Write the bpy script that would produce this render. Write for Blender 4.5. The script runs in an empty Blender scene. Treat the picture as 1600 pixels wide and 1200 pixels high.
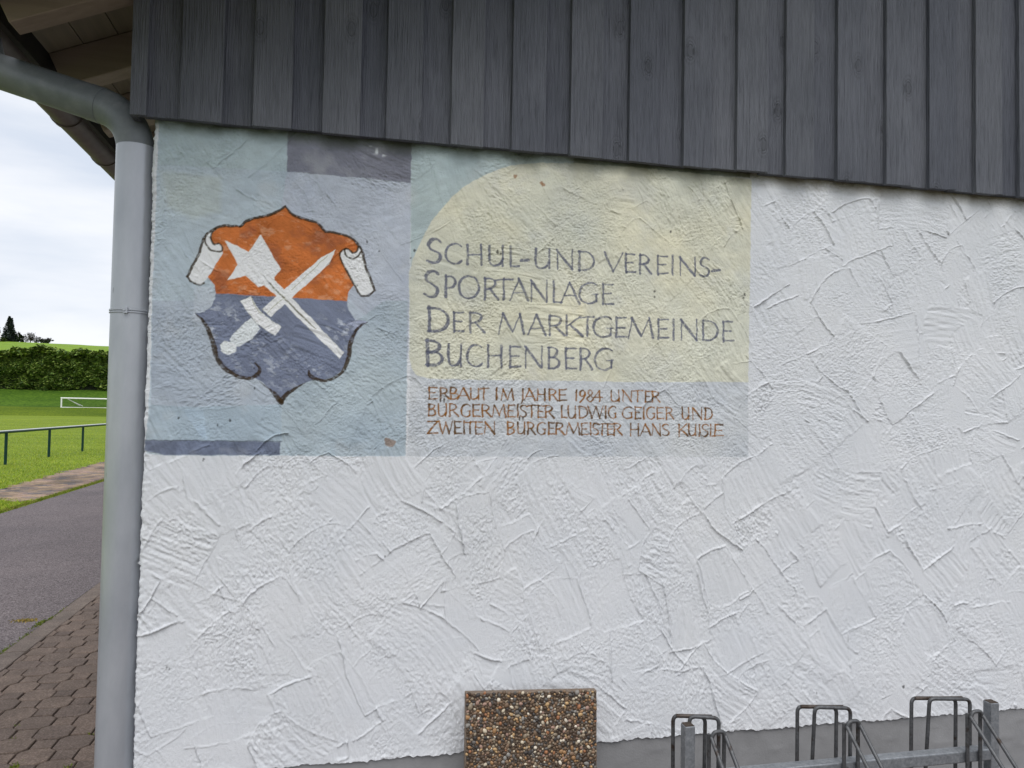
import bpy, bmesh, math, random
import numpy as np
from mathutils import Vector, Matrix
random.seed(7); rng = np.random.default_rng(11)
R = math.radians
S = bpy.context.scene
COL = S.collection

# ------------------------------------------------------------------ camera
YAW, PITCH, ROLL = 0.21623, 0.03359, 0.01771
CX, CY, CZ = 0.629, -2.70, 1.55
FWD = np.array([math.sin(YAW)*math.cos(PITCH), math.cos(YAW)*math.cos(PITCH), math.sin(PITCH)])
r0 = np.array([math.cos(YAW), -math.sin(YAW), 0.0]); u0 = np.cross(r0, FWD)
RGT = r0*math.cos(ROLL)+u0*math.sin(ROLL); UPV = -r0*math.sin(ROLL)+u0*math.cos(ROLL)
cam_d = bpy.data.cameras.new('camera'); cam = bpy.data.objects.new('camera', cam_d); COL.objects.link(cam)
cam.matrix_world = Matrix(((RGT[0], UPV[0], -FWD[0], CX), (RGT[1], UPV[1], -FWD[1], CY), (RGT[2], UPV[2], -FWD[2], CZ), (0, 0, 0, 1)))
cam_d.sensor_width = 36; cam_d.lens = 36*1200/1600; cam_d.clip_end = 3000; cam_d.clip_start = .05
S.camera = cam

# ------------------------------------------------------------------ world, sun, exposure
SUN_EL, SUN_AZ = R(60), R(190)        # azimuth clockwise from +y
W = bpy.data.worlds.new('World'); S.world = W; W.use_nodes = True
nt = W.node_tree; nt.nodes.clear()
def N(t, k, **kw):
    n = t.nodes.new(k)
    for a, b in kw.items(): setattr(n, a, b)
    return n
wo = N(nt, 'ShaderNodeOutputWorld'); bg = N(nt, 'ShaderNodeBackground'); bg.inputs[1].default_value = .1
sky = N(nt, 'ShaderNodeTexSky', sky_type='NISHITA', sun_disc=False, sun_elevation=SUN_EL, sun_rotation=SUN_AZ)
tcw = N(nt, 'ShaderNodeTexCoord'); mpw = N(nt, 'ShaderNodeMapping'); mpw.inputs[3].default_value = (1, 1, 4.6)
nzw = N(nt, 'ShaderNodeTexNoise'); nzw.inputs['Scale'].default_value = 2.6; nzw.inputs['Detail'].default_value = 6; nzw.inputs['Roughness'].default_value = .5
rpw = N(nt, 'ShaderNodeValToRGB'); e = rpw.color_ramp.elements
e[0].position = .36; e[0].color = (6.0, 6.55, 7.5, 1); e[1].position = .60; e[1].color = (8.2, 8.35, 8.7, 1)
mxw = N(nt, 'ShaderNodeMix', data_type='RGBA'); mxw.inputs[0].default_value = .93
L = nt.links
L.new(tcw.outputs['Generated'], mpw.inputs[0]); L.new(mpw.outputs[0], nzw.inputs[0]); L.new(nzw.outputs[0], rpw.inputs[0])
L.new(sky.outputs[0], mxw.inputs[6]); L.new(rpw.outputs[0], mxw.inputs[7]); L.new(mxw.outputs[2], bg.inputs[0]); L.new(bg.outputs[0], wo.inputs[0])
sd = bpy.data.lights.new('sun', 'SUN'); sd.energy = 1.5; sd.angle = R(46); sd.color = (1, .975, .94)
sun = bpy.data.objects.new('sun', sd); COL.objects.link(sun)
sdir = Vector((math.sin(SUN_AZ)*math.cos(SUN_EL), math.cos(SUN_AZ)*math.cos(SUN_EL), math.sin(SUN_EL)))
sun.rotation_euler = sdir.to_track_quat('Z', 'Y').to_euler()
S.view_settings.view_transform = 'Standard'; S.view_settings.look = 'None'
S.view_settings.exposure = 0.3; S.view_settings.gamma = 1; S.view_settings.use_curve_mapping = False

# ------------------------------------------------------------------ helpers
def at(px, py, y=0.0):
    """photo pixel -> (x, z) on the vertical plane at depth y"""
    d = FWD*1200+RGT*(px-800)-UPV*(py-600)
    t = (y-CY)/d[1]
    return CX+d[0]*t, CZ+d[2]*t
def onground(px, py, z=0.0):
    d = FWD*1200+RGT*(px-800)-UPV*(py-600)
    t = (z-CZ)/d[2]
    return CX+d[0]*t, CY+d[1]*t
def tag(o, label=None, cat=None, group=None, kind=None):
    if label: o['label'] = label
    if cat: o['category'] = cat
    if group: o['group'] = group
    if kind: o['kind'] = kind
    return o
def empty(name, loc=(0, 0, 0), rz=0):
    o = bpy.data.objects.new(name, None); COL.objects.link(o); o.location = loc; o.rotation_euler = (0, 0, rz); o.empty_display_size = .1
    return o
def link(name, me, mat=None, parent=None, loc=(0, 0, 0)):
    if mat and not me.materials: me.materials.append(mat)
    o = bpy.data.objects.new(name, me); COL.objects.link(o); o.location = loc
    if parent: o.parent = parent
    return o
def smooth(me, v=True):
    me.polygons.foreach_set('use_smooth', [v]*len(me.polygons)); me.update()
def mesh_np(name, V, F, col=None, attr='paint'):
    """V (n,3), F (m,k) numpy arrays"""
    me = bpy.data.meshes.new(name); V = np.ascontiguousarray(V, dtype=np.float32); F = np.ascontiguousarray(F, dtype=np.int32)
    m, k = F.shape
    me.vertices.add(len(V)); me.vertices.foreach_set('co', V.ravel())
    me.loops.add(m*k); me.loops.foreach_set('vertex_index', F.ravel())
    me.polygons.add(m); me.polygons.foreach_set('loop_start', np.arange(0, m*k, k, dtype=np.int32))
    try: me.polygons.foreach_set('loop_total', np.full(m, k, dtype=np.int32))
    except Exception: pass
    me.update(calc_edges=True)
    if col is not None:
        a = me.attributes.new(attr, 'FLOAT_COLOR', 'POINT')
        c = np.ones((len(V), 4), np.float32); c[:, :3] = col; a.data.foreach_set('color', c.ravel())
    return me
class MB:
    def __init__(s): s.v = []; s.f = []
    def add(s, V, F):
        n = len(s.v); s.v += [tuple(p) for p in V]; s.f += [[i+n for i in f] for f in F]
    def box(s, a, b, M=None):
        x0, y0, z0 = a; x1, y1, z1 = b
        V = [(x0, y0, z0), (x1, y0, z0), (x1, y1, z0), (x0, y1, z0), (x0, y0, z1), (x1, y0, z1), (x1, y1, z1), (x0, y1, z1)]
        if M: V = [M@Vector(p) for p in V]
        s.add(V, [[0, 3, 2, 1], [4, 5, 6, 7], [0, 1, 5, 4], [1, 2, 6, 5], [2, 3, 7, 6], [3, 0, 4, 7]])
    def tube(s, P, r, n=14, cap=True):
        P = [Vector(p) for p in P]; rr = r if isinstance(r, (list, tuple)) else [r]*len(P)
        T = []
        for i in range(len(P)):
            a = P[max(i-1, 0)]; b = P[min(i+1, len(P)-1)]; T.append((b-a).normalized())
        u = T[0].orthogonal().normalized(); V = []; F = []
        for i, p in enumerate(P):
            u = (u-T[i]*u.dot(T[i])).normalized(); w = T[i].cross(u)
            for k in range(n):
                a = 2*math.pi*k/n; V.append(p+(u*math.cos(a)+w*math.sin(a))*rr[i])
        for i in range(len(P)-1):
            for k in range(n):
                F.append([i*n+k, i*n+(k+1) % n, (i+1)*n+(k+1) % n, (i+1)*n+k])
        if cap: F.append(list(range(n))[::-1]); F.append([(len(P)-1)*n+k for k in range(n)])
        s.add(V, F)
    def mesh(s, name, sm=False, bevel=0, seg=2):
        me = bpy.data.meshes.new(name); me.from_pydata(s.v, [], s.f)
        if bevel:
            bm = bmesh.new(); bm.from_mesh(me)
            bmesh.ops.bevel(bm, geom=bm.edges[:], offset=bevel, segments=seg, affect='EDGES', profile=.5)
            bm.to_mesh(me); bm.free()
        me.update()
        if sm:
            smooth(me)
            try: me.set_sharp_from_angle(angle=R(40))
            except Exception: pass
        return me
def bend(points, rad, n=6):
    """polyline with rounded corners"""
    P = [Vector(p) for p in points]; out = [P[0]]
    for i in range(1, len(P)-1):
        a = (P[i-1]-P[i]); b = (P[i+1]-P[i]); r = min(rad, a.length*.49, b.length*.49)
        A = P[i]+a.normalized()*r; B = P[i]+b.normalized()*r
        for k in range(n+1):
            t = k/n; out.append((1-t)**2*A+2*t*(1-t)*P[i]+t*t*B)
    return out+[P[-1]]

# value noise
_T = np.random.default_rng(5).random((256, 256)).astype(np.float32)*2-1
def vn(u, v, seed=0):
    u = u+seed*17.37; v = v+seed*9.71
    iu = np.floor(u).astype(np.int64); iv = np.floor(v).astype(np.int64)
    fu = (u-iu).astype(np.float32); fv = (v-iv).astype(np.float32)
    fu = fu*fu*(3-2*fu); fv = fv*fv*(3-2*fv)
    iu &= 255; iv &= 255; iu1 = (iu+1) & 255; iv1 = (iv+1) & 255
    return (_T[iu, iv]*(1-fu)+_T[iu1, iv]*fu)*(1-fv)+(_T[iu, iv1]*(1-fu)+_T[iu1, iv1]*fu)*fv
def fbm(u, v, seed=0, o=4, g=.5):
    s = 0; a = 1; t = 0
    for k in range(o):
        s = s+a*vn(u*2**k, v*2**k, seed+k*3); t += a; a *= g
    return s/t

# ------------------------------------------------------------------ materials
def mat(name, rough=.8, metal=0.0, spec=.3):
    m = bpy.data.materials.new(name); m.use_nodes = True; t = m.node_tree; b = t.nodes['Principled BSDF']
    b.inputs['Roughness'].default_value = rough; b.inputs['Metallic'].default_value = metal; b.inputs['Specular IOR Level'].default_value = spec
    return m, t, b
def coords(t, scale=(1, 1, 1), rand=False, kind='Object'):
    tc = N(t, 'ShaderNodeTexCoord'); mp = N(t, 'ShaderNodeMapping'); mp.inputs[3].default_value = scale
    t.links.new(tc.outputs[kind], mp.inputs[0])
    if rand:
        oi = N(t, 'ShaderNodeObjectInfo'); mu = N(t, 'ShaderNodeMath', operation='MULTIPLY'); mu.inputs[1].default_value = 37.0
        cb = N(t, 'ShaderNodeCombineXYZ'); t.links.new(oi.outputs['Random'], mu.inputs[0])
        for i in range(3): t.links.new(mu.outputs[0], cb.inputs[i])
        t.links.new(cb.outputs[0], mp.inputs[1])
    return mp.outputs[0]
def noise(t, vec, scale, detail=4, rough=.55, dist=0):
    n = N(t, 'ShaderNodeTexNoise'); n.inputs['Scale'].default_value = scale; n.inputs['Detail'].default_value = detail
    n.inputs['Roughness'].default_value = rough; n.inputs['Distortion'].default_value = dist
    t.links.new(vec, n.inputs['Vector']); return n.outputs[0]
def ramp(t, fac, stops):
    r = N(t, 'ShaderNodeValToRGB'); e = r.color_ramp.elements
    while len(e) < len(stops): e.new(.5)
    for i, (p, c) in enumerate(stops):
        e[i].position = p; e[i].color = tuple(c)+(1,) if len(c) == 3 else c
    t.links.new(fac, r.inputs[0]); return r.outputs[0]
def mix(t, a, b, fac, blend='MIX'):
    m = N(t, 'ShaderNodeMix', data_type='RGBA', blend_type=blend)
    for i, s in ((0, fac), (6, a), (7, b)):
        if isinstance(s, (int, float)): m.inputs[i].default_value = s
        elif isinstance(s, tuple): m.inputs[i].default_value = s+(1,)
        else: t.links.new(s, m.inputs[i])
    return m.outputs[2]
def bump(t, b, h, strength, dist, prev=None):
    n = N(t, 'ShaderNodeBump'); n.inputs['Strength'].default_value = strength; n.inputs['Distance'].default_value = dist
    t.links.new(h, n.inputs['Height'])
    if prev: t.links.new(prev, n.inputs['Normal'])
    t.links.new(n.outputs[0], b.inputs['Normal']); return n.outputs[0]
def attr(t, name='paint'):
    a = N(t, 'ShaderNodeAttribute', attribute_name=name); return a.outputs['Color']
def simple(name, c, rough=.8, metal=0.0, var=.15, scale=30, bs=.2, bd=.002, spec=.3, rand=False, stretch=(1, 1, 1)):
    m, t, b = mat(name, rough, metal, spec); v = coords(t, stretch, rand)
    n = noise(t, v, scale, 5, .6)
    lo = tuple(max(x*(1-var), 0) for x in c); hi = tuple(x*(1+var) for x in c)
    t.links.new(ramp(t, n, [(.3, lo), (.7, hi)]), b.inputs['Base Color'])
    if bs: bump(t, b, n, bs, bd)
    return m

M = {}
# painted plaster
m, t, b = mat('painted_plaster', .88, 0, .2); v = coords(t)
n1 = noise(t, v, 420, 3, .6); n2 = noise(t, v, 3.0, 5, .6)
c = mix(t, attr(t), ramp(t, n2, [(.35, (.93, .94, .95)), (.65, (1.0, 1.0, 1.0))]), 1.0, 'MULTIPLY')
t.links.new(c, b.inputs['Base Color']); bump(t, b, n1, .9, .0022); M['plaster'] = m
M['plinth'] = simple('plinth_render', (.27, .27, .275), .85, 0, .10, 9, 0, 0)
t = M['plinth'].node_tree; b = t.nodes['Principled BSDF']; v = coords(t, (1, 1, 1)); bump(t, b, noise(t, v, 130, 6, .65), .6, .002)
# cladding boards: grey-blue stain over sawn spruce
m, t, b = mat('stained_board', .62, 0, .35); v = coords(t, (1, 1, 1), True)
vs = coords(t, (1, 1, .035), True)
wv = N(t, 'ShaderNodeTexWave', wave_type='BANDS', bands_direction='X'); wv.inputs['Scale'].default_value = 42; wv.inputs['Distortion'].default_value = 9; wv.inputs['Detail'].default_value = 3; wv.inputs['Detail Scale'].default_value = 1.3
vs2 = coords(t, (1, 1, .09), True); t.links.new(vs2, wv.inputs[0])
fine = noise(t, vs, 190, 5, .75); med = noise(t, vs, 70, 4, .6); big = noise(t, v, 2.5, 3, .5)
oi = N(t, 'ShaderNodeObjectInfo')
base = ramp(t, big, [(.3, (.098, .106, .130)), (.7, (.143, .152, .180))])
base = mix(t, base, ramp(t, oi.outputs['Random'], [(0, (.84, .84, .86)), (1, (1.12, 1.1, 1.06))]), 1.0, 'MULTIPLY')
base = mix(t, base, ramp(t, fine, [(.30, (.35, .35, .37)), (.47, (1, 1, 1)), (.72, (1.25, 1.24, 1.22))]), .68, 'MULTIPLY')
# knots
vk = coords(t, (1, 1, .5), True); vk.node.inputs[2].default_value = (R(-90), 0, 0)
vo = N(t, 'ShaderNodeTexVoronoi', feature='F1', voronoi_dimensions='2D'); vo.inputs['Scale'].default_value = 3.6; t.links.new(vk, vo.inputs[0])
kn = ramp(t, vo.outputs['Distance'], [(.0, (.3, .3, .3)), (.038, (.6, .6, .6)), (.044, (0, 0, 0)), (.054, (1, 1, 1)), (.064, (.5, .5, .5)), (.076, (1, 1, 1)), (.092, (.65, .65, .65)), (.11, (1, 1, 1))])
base = mix(t, base, mix(t, (.30, .30, .30), (1, 1, 1), kn), .6, 'MULTIPLY')
t.links.new(base, b.inputs['Base Color'])
p = bump(t, b, fine, .9, .005); p = bump(t, b, wv.outputs[0], .6, .003, p); p = bump(t, b, med, .5, .002, p); bump(t, b, kn, .8, .003, p)
M['board'] = m
M['rafter'] = simple('rafter_timber', (.27, .215, .165), .75, 0, .14, 40, .3, .002, rand=True, stretch=(.05, 1, 1))
M['soffit'] = simple('soffit_timber', (.20, .165, .12), .75, 0, .16, 40, .3, .002, rand=True, stretch=(1, .05, 1))
M['shaded_wood'] = simple('shade_darkened_wood', (.022, .018, .017), .8, 0, .2, 30, .3, .002)
M['gutter'] = simple('brown_weathered_gutter', (.13, .105, .09), .5, .35, .18, 12, .08, .001)
# weathered zinc
m, t, b = mat('weathered_zinc', .5, .12, .4); v = coords(t, (1, 1, 1))
n1 = noise(t, v, 14, 6, .65); n2 = noise(t, v, 260, 3, .6); n3 = noise(t, v, 3.5, 4, .6)
c = ramp(t, n1, [(.3, (.14, .158, .175)), (.55, (.18, .20, .215)), (.75, (.25, .265, .28))])
c = mix(t, c, (.15, .155, .135), ramp(t, n3, [(.5, (0, 0, 0)), (.7, (.5, .5, .5))]))
t.links.new(c, b.inputs['Base Color']); t.links.new(ramp(t, n2, [(.3, (.36,)*3), (.7, (.58,)*3)]), b.inputs['Roughness']); bump(t, b, n2, .25, .0006); M['zinc'] = m
# grey painted pipe
m, t, b = mat('grey_painted_pipe', .32, .32, .5); v = coords(t, (1, 1, .35)); n1 = noise(t, v, 9, 5, .6); n2 = noise(t, v, 190, 3, .6)
vf = coords(t, (1, 1, .3)); sc = noise(t, vf, 34, 2, .5)
c = ramp(t, n1, [(.3, (.36, .38, .415)), (.7, (.47, .49, .525))])
c = mix(t, c, (.16, .165, .17), ramp(t, sc, [(.735, (0, 0, 0)), (.76, (.8, .8, .8))]))
t.links.new(c, b.inputs['Base Color']); bump(t, b, n2, .22, .0007); M['pipe'] = m
# galvanised steel (rack)
def galv(name, a, bb, rustf, metal=.55):
    m, t, b = mat(name, .5, metal, .4); v = coords(t)
    vo = N(t, 'ShaderNodeTexVoronoi'); vo.inputs['Scale'].default_value = 55; t.links.new(v, vo.inputs[0])
    n1 = noise(t, v, 95, 5, .7); n2 = noise(t, v, 16, 4, .6)
    c = ramp(t, n1, [(.3, a), (.7, bb)])
    c = mix(t, c, ramp(t, vo.outputs['Color'], [(0, (.75,)*3), (1, (1.2,)*3)]), .6, 'MULTIPLY')
    c = mix(t, c, (.045, .03, .022), ramp(t, n2, [(rustf, (0, 0, 0)), (rustf+.09, (.9, .9, .9))]))
    t.links.new(c, b.inputs['Base Color']); bump(t, b, n1, .3, .001); return m
M['galv'] = galv('galvanised_steel', (.20, .215, .235), (.34, .355, .375), .66)
M['rod'] = galv('worn_galvanised_rod', (.08, .082, .086), (.15, .153, .158), .56)
M['rodbar'] = galv('rusty_rod', (.06, .05, .045), (.12, .095, .08), .42, .3)
M['posttop'] = simple('rusty_cap', (.06, .045, .035), .8, 0, .3, 60, .3, .001)
# ground materials
m, t, b = mat('asphalt', .9, 0, .2); v = coords(t)
n1 = noise(t, v, 95, 4, .75); n2 = noise(t, v, .7, 4, .6); vo = N(t, 'ShaderNodeTexVoronoi'); vo.inputs['Scale'].default_value = 75; t.links.new(v, vo.inputs[0])
c = ramp(t, n1, [(.36, (.06, .050, .050)), (.5, (.135, .116, .118)), (.63, (.28, .25, .252))])
c = mix(t, c, ramp(t, n2, [(.3, (.82, .82, .84)), (.7, (1.15, 1.12, 1.12))]), 1.0, 'MULTIPLY')
c = mix(t, c, ramp(t, vo.outputs['Color'], [(0, (.7,)*3), (1, (1.3,)*3)]), .6, 'MULTIPLY')
t.links.new(c, b.inputs['Base Color']); p = bump(t, b, vo.outputs['Distance'], .7, .006); bump(t, b, n1, .6, .004, p); M['asphalt'] = m
def stone(name, a, bb, rnd=.25, sc=160):
    m, t, b = mat(name, .85, 0, .3); v = coords(t, (1, 1, 1), False, 'Object'); oi = N(t, 'ShaderNodeObjectInfo')
    vr = coords(t, (1, 1, 1), True)
    n1 = noise(t, vr, sc, 4, .75); n2 = noise(t, vr, 9, 3, .5)
    c = ramp(t, n1, [(.3, tuple(x*.62 for x in a)), (.5, a), (.72, bb)])
    c = mix(t, c, ramp(t, oi.outputs['Random'], [(0, (1-rnd, 1-rnd, 1-rnd*.8)), (.5, (1, 1, 1)), (1, (1+rnd, 1+rnd*.85, 1+rnd*.75))]), 1.0, 'MULTIPLY')
    c = mix(t, c, ramp(t, n2, [(.35, (.86,)*3), (.65, (1.1,)*3)]), 1.0, 'MULTIPLY')
    t.links.new(c, b.inputs['Base Color']); bump(t, b, n1, 1.0, .006); return m
M['paver'] = stone('concrete_paver', (.152, .114, .093), (.29, .225, .185), .13, 110)
M['kerb'] = stone('concrete_kerb', (.165, .132, .112), (.30, .245, .21), .10, 110)
m, t, b = mat('clay_brick_paving', .85); n1 = noise(t, coords(t), 120, 4, .7); n2 = noise(t, coords(t, (1, .5, 1)), 1.2, 5, .7)
c = mix(t, attr(t), ramp(t, n1, [(.3, (.7,)*3), (.7, (1.25,)*3)]), 1.0, 'MULTIPLY')
c = mix(t, c, ramp(t, n2, [(.38, (.45, .47, .5)), (.55, (1, 1, 1))]), .9, 'MULTIPLY')
t.links.new(c, b.inputs['Base Color']); bump(t, b, n1, .5, .003); M['brick'] = m
M['bed'] = simple('dark_joint_sand', (.020, .016, .013), .95, 0, .3, 120, .5, .003)
M['moss'] = simple('moss', (.10, .13, .012), .9, 0, .4, 60, .5, .003)
M['drymoss'] = simple('dry_moss', (.22, .16, .04), .9, 0, .4, 60, .5, .003)
def grassmat(name, a, bb, cc, fs=14):
    m, t, b = mat(name, .8, 0, .15); v = coords(t)
    n1 = noise(t, v, fs, 5, .7); n2 = noise(t, coords(t, (.25, 1, 1)), .35, 5, .6); n3 = noise(t, v, .05, 3, .5)
    c = ramp(t, n1, [(.3, a), (.5, bb), (.72, cc)])
    c = mix(t, c, ramp(t, n2, [(.3, (.72, .78, .7)), (.7, (1.2, 1.15, 1.1))]), 1.0, 'MULTIPLY')
    c = mix(t, c, ramp(t, n3, [(.3, (.9, .93, .9)), (.7, (1.1, 1.08, 1.0))]), 1.0, 'MULTIPLY')
    t.links.new(c, b.inputs['Base Color']); bump(t, b, n1, .9, .04); return m
M['grass'] = grassmat('lawn_grass', (.10, .145, .012), (.18, .25, .020), (.28, .34, .035), 9)
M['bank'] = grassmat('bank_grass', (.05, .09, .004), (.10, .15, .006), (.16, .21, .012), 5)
M['rough'] = grassmat('rough_grass', (.025, .06, .006), (.06, .125, .010), (.12, .20, .02), 3)
M['hill'] = grassmat('meadow_grass', (.13, .22, .016), (.18, .29, .02), (.24, .35, .03), 1.0)
m, t, b = mat('grass_blade', .7, 0, .2); t.links.new(attr(t), b.inputs['Base Color']); M['blade'] = m
m, t, b = mat('leaves', .65, 0, .25); t.links.new(attr(t), b.inputs['Base Color']); M['leaf'] = m
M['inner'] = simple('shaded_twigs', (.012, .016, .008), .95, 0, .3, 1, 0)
M['bark'] = simple('bark', (.07, .05, .038), .9, 0, .3, 8, .5, .02)
M['white'] = simple('white_goal_paint', (.80, .80, .78), .4, 0, .03, 4, 0)
M['net'] = simple('dark_green_net', (.05, .11, .08), .8, 0, .1, 4, 0)
M['rail_g'] = simple('green_painted_steel', (.006, .040, .030), .45, .1, .15, 10, 0)
M['rail_t'] = simple('pale_handrail', (.62, .63, .62), .5, .1, .1, 10, 0)
m, t, b = mat('pebble', .45, 0, .4); t.links.new(mix(t, attr(t), ramp(t, noise(t, coords(t), 300, 3, .6), [(.3, (.8,)*3), (.7, (1.15,)*3)]), 1.0, 'MULTIPLY'), b.inputs['Base Color']); M['pebble'] = m
M['slab'] = simple('slab_concrete', (.20, .155, .12), .9, 0, .2, 90, .5, .002)
M['mortar'] = simple('dark_mortar', (.10, .074, .054), .9, 0, .3, 120, .5, .002)
M['roof'] = simple('clay_roof', (.12, .06, .045), .8, 0, .2, 12, .4, .01)

# ================================================================== GROUND
LX, RX = -120.0, 140.0
def zf(px, py, y): return at(px, py, y)[1]
Yf = onground(85, 650)[1]; Yt = Yf+4.0; zt = zf(85, 637, Yt)
Yh = Yt+10; zh = zf(85, 612.5, Yh)
Yq = Yh+14; zq = zf(85, 572, Yq)
Yc = Yh+190; (xa, za), (xb, zb) = at(0, 534.5, Yc), at(165, 542, Yc)
prof = [(-40, 0), (40, 0), (Yf, 0), (Yf+1.2, zt*.35), (Yt, zt), (Yt+3, zt+.15), (Yh-2, zh-.5), (Yh, zh), (Yq, zq), (Yq+30, zq+(za-zq)*.2), (Yc-60, zq+(za-zq)*.72), (Yc-15, za-.7), (Yc, za), (Yc+40, za-3), (Yc+300, za-22), (2200, za-160)]
def gz(x, y):
    z = np.interp(y, [p[0] for p in prof], [p[1] for p in prof])
    k = np.clip((y-Yh)/(Yc-Yh), 0, 1)
    sl = (zb-za)/(xb-xa)
    z = z+k*sl*np.clip(x-xa, -150, 150)*(1-.0*x)
    inner = (x > -3.93) & (x < 30) & (y < 34) & (y > -30)
    return np.where(inner, -.06, z)
xs = np.unique(np.concatenate([np.linspace(-1400, -160, 12), np.linspace(-160, -30, 40), np.linspace(-30, -4, 30), [-3.96, -3.92], np.linspace(-3, 30, 16), np.linspace(30, 160, 20), np.linspace(200, 1400, 10)]))
ys = np.unique(np.concatenate([np.linspace(-600, -40, 7), [-30.1], np.linspace(-29.9, 33.9, 34), [34.1], np.linspace(36, Yf, 20), np.linspace(Yf, Yh+20, 44), np.linspace(Yh+20, Yc+40, 44), np.linspace(Yc+60, 2200, 14)]))
XX, YY = np.meshgrid(xs, ys); ZZ = gz(XX, YY)+np.where((YY > Yt) & (YY < Yc+50), .12*vn(XX*.15, YY*.15, 3), 0)
nx, ny = len(xs), len(ys)
V = np.stack([XX, YY, ZZ], -1).reshape(-1, 3)
I = np.arange(nx*ny).reshape(ny, nx)
F = np.stack([I[:-1, :-1], I[:-1, 1:], I[1:, 1:], I[1:, :-1]], -1).reshape(-1, 4)
me = mesh_np('ground', V, F)
for k in ('grass', 'rough', 'hill', 'bank'): me.materials.append(M[k])
cy = V[F[:, 0], 1]
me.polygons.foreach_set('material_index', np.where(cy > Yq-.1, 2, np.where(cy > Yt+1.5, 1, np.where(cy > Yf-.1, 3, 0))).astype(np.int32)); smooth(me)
ground = tag(link('ground', me), kind='structure')
# mown bank strip has its own, darker grass colour

# road, bed
def sheet(name, poly, z, m, kind='structure', thick=0, parent=None):
    mb = MB(); n = len(poly); mb.add([(x, y, z) for x, y in poly], [list(range(n))])
    o = link(name, mb.mesh(name), M[m], parent)
    if kind: tag(o, kind=kind)
    return o
road = sheet('road', [(-3.94, -29), (-1.385, -29), (-1.385, 33.9), (-3.94, 33.9)], -.004, 'asphalt')
sheet('bounce_yard', [(-1.384, -28.9), (29, -28.9), (29, -4.6), (-1.384, -4.6)], -.006, 'asphalt')  # unseen asphalt behind the camera, added to bounce neutral light
bed = sheet('paving_bed', [(-1.384, -7.9), (7.9, -7.9), (7.9, 33.8), (-1.384, 33.8)], -.022, 'bed')

# kerb stones
pavement = empty('pavement', (-.4, 1.5, 0)); tag(pavement, kind='structure')
def child(name, me, m, parent, loc=(0, 0, 0)):
    o = link(name, me, M[m] if isinstance(m, str) else m, parent)
    o.location = Vector(loc)-Vector(parent.location); return o
mb = MB(); mb.box((-.064, .003, -.03), (.064, .330, 0)); km = mb.mesh('kerb_stone', bevel=.003, seg=1)
for k in range(-6, 60):
    child('kerb_stone', km, 'kerb', pavement, (-1.315+random.uniform(-.001, .001), 1.98+k*.333, random.uniform(-.001, .002)))
# octagon and square pavers
HN, HW, LS, LD, G_ = .0475, .0785, .098, .032, .0030
def prism(pts, name):
    n = len(pts); c = Vector((sum(p[0] for p in pts)/n, sum(p[1] for p in pts)/n, 0)); V = []
    for z, s in ((-.03, 0.0), (-.004, 0.0), (0, .004)):
        for p in pts:
            v = Vector((p[0], p[1], 0))-c; l = v.length; v = v*((l-s)/l)+c; V.append((v.x, v.y, z))
    F = [[2*n+i for i in range(n)]]
    for a in (0, n):
        for i in range(n): F.append([a+i, a+(i+1) % n, a+n+(i+1) % n, a+n+i])
    me = bpy.data.meshes.new(name); me.from_pydata(V, [], F); return me
h = LS/2
nar = prism([(-HN+G_, -h+G_), (HN-G_, -h+G_), (HN-G_, h-G_), (-HN+G_, h-G_)], 'paver')
wid = prism([(-HN+G_, -h-LD+G_), (HN-G_, -h-LD+G_), (HW-G_, -h), (HW-G_, h), (HN-G_, h+LD-G_), (-HN+G_, h+LD-G_), (-HW+G_, h), (-HW+G_, -h)], 'paver')
hal = prism([(-.03+G_, -h-LD+G_), (HN*.2-G_, -h-LD+G_), (HN*.9-G_, -h), (HN*.9-G_, h), (HN*.2-G_, h+LD-G_), (-.03+G_, h+LD-G_)], 'paver')
ax, ay = onground(68.8, 1161.5); P2 = LS+LD   # half period
cw = HN+HW; items = []
for i in range(-7, 66):
    x = ax+i*cw
    if x+HW < -1.24 or x > 7.6: continue
    for j in range(-75, 240):
        y = ay+j*P2; wide = (i+j) % 2 == 1
        if y > 30: continue
        if x > -.02 and -.02 < y < 13: continue
        items.append((x, y, wide))
def vis(x, y): return y > .55 and x < .08 and (x-CX)/(y-CY) < -.255
XK = -1.246
WP = [(-HN+G_, -h-LD+G_), (HN-G_, -h-LD+G_), (HW-G_, -h), (HW-G_, h), (HN-G_, h+LD-G_), (-HN+G_, h+LD-G_), (-HW+G_, h), (-HW+G_, -h)]
NP = [(-HN+G_, -h+G_), (HN-G_, -h+G_), (HN-G_, h-G_), (-HN+G_, h-G_)]
_cut = {}
def cutmesh(x, w):
    if x-(HW if w else HN) >= XK: return wid if w else nar
    key = (round(x, 4), w)
    if key in _cut: return _cut[key]
    P_ = WP if w else NP; out = []; c = XK-x
    for i in range(len(P_)):
        a, b_ = P_[i], P_[(i+1) % len(P_)]
        if a[0] >= c: out.append(a)
        if (a[0] >= c) != (b_[0] >= c):
            t_ = (c-a[0])/(b_[0]-a[0]); out.append((c, a[1]+(b_[1]-a[1])*t_))
    _cut[key] = prism(out, 'paver') if len(out) > 2 else None
    return _cut[key]
first = sorted([q for q in items if vis(q[0], q[1])], key=lambda q: q[1])[:290]; fs = set(first)
for x, y, w in first:
    cm = cutmesh(x, w)
    if cm is None: continue
    o = child('paver', cm, 'paver', pavement, (x+random.uniform(-.0012, .0012), y+random.uniform(-.0012, .0012), random.uniform(-.0025, .002)))
    o.rotation_euler = (random.uniform(-.012, .012), random.uniform(-.012, .012), random.uniform(-.008, .008))
mv = {}
for k, pm in ((True, wid), (False, nar)):
    mv[k] = (np.array([v.co[:] for v in pm.vertices]), [list(p.vertices) for p in pm.polygons])
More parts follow.
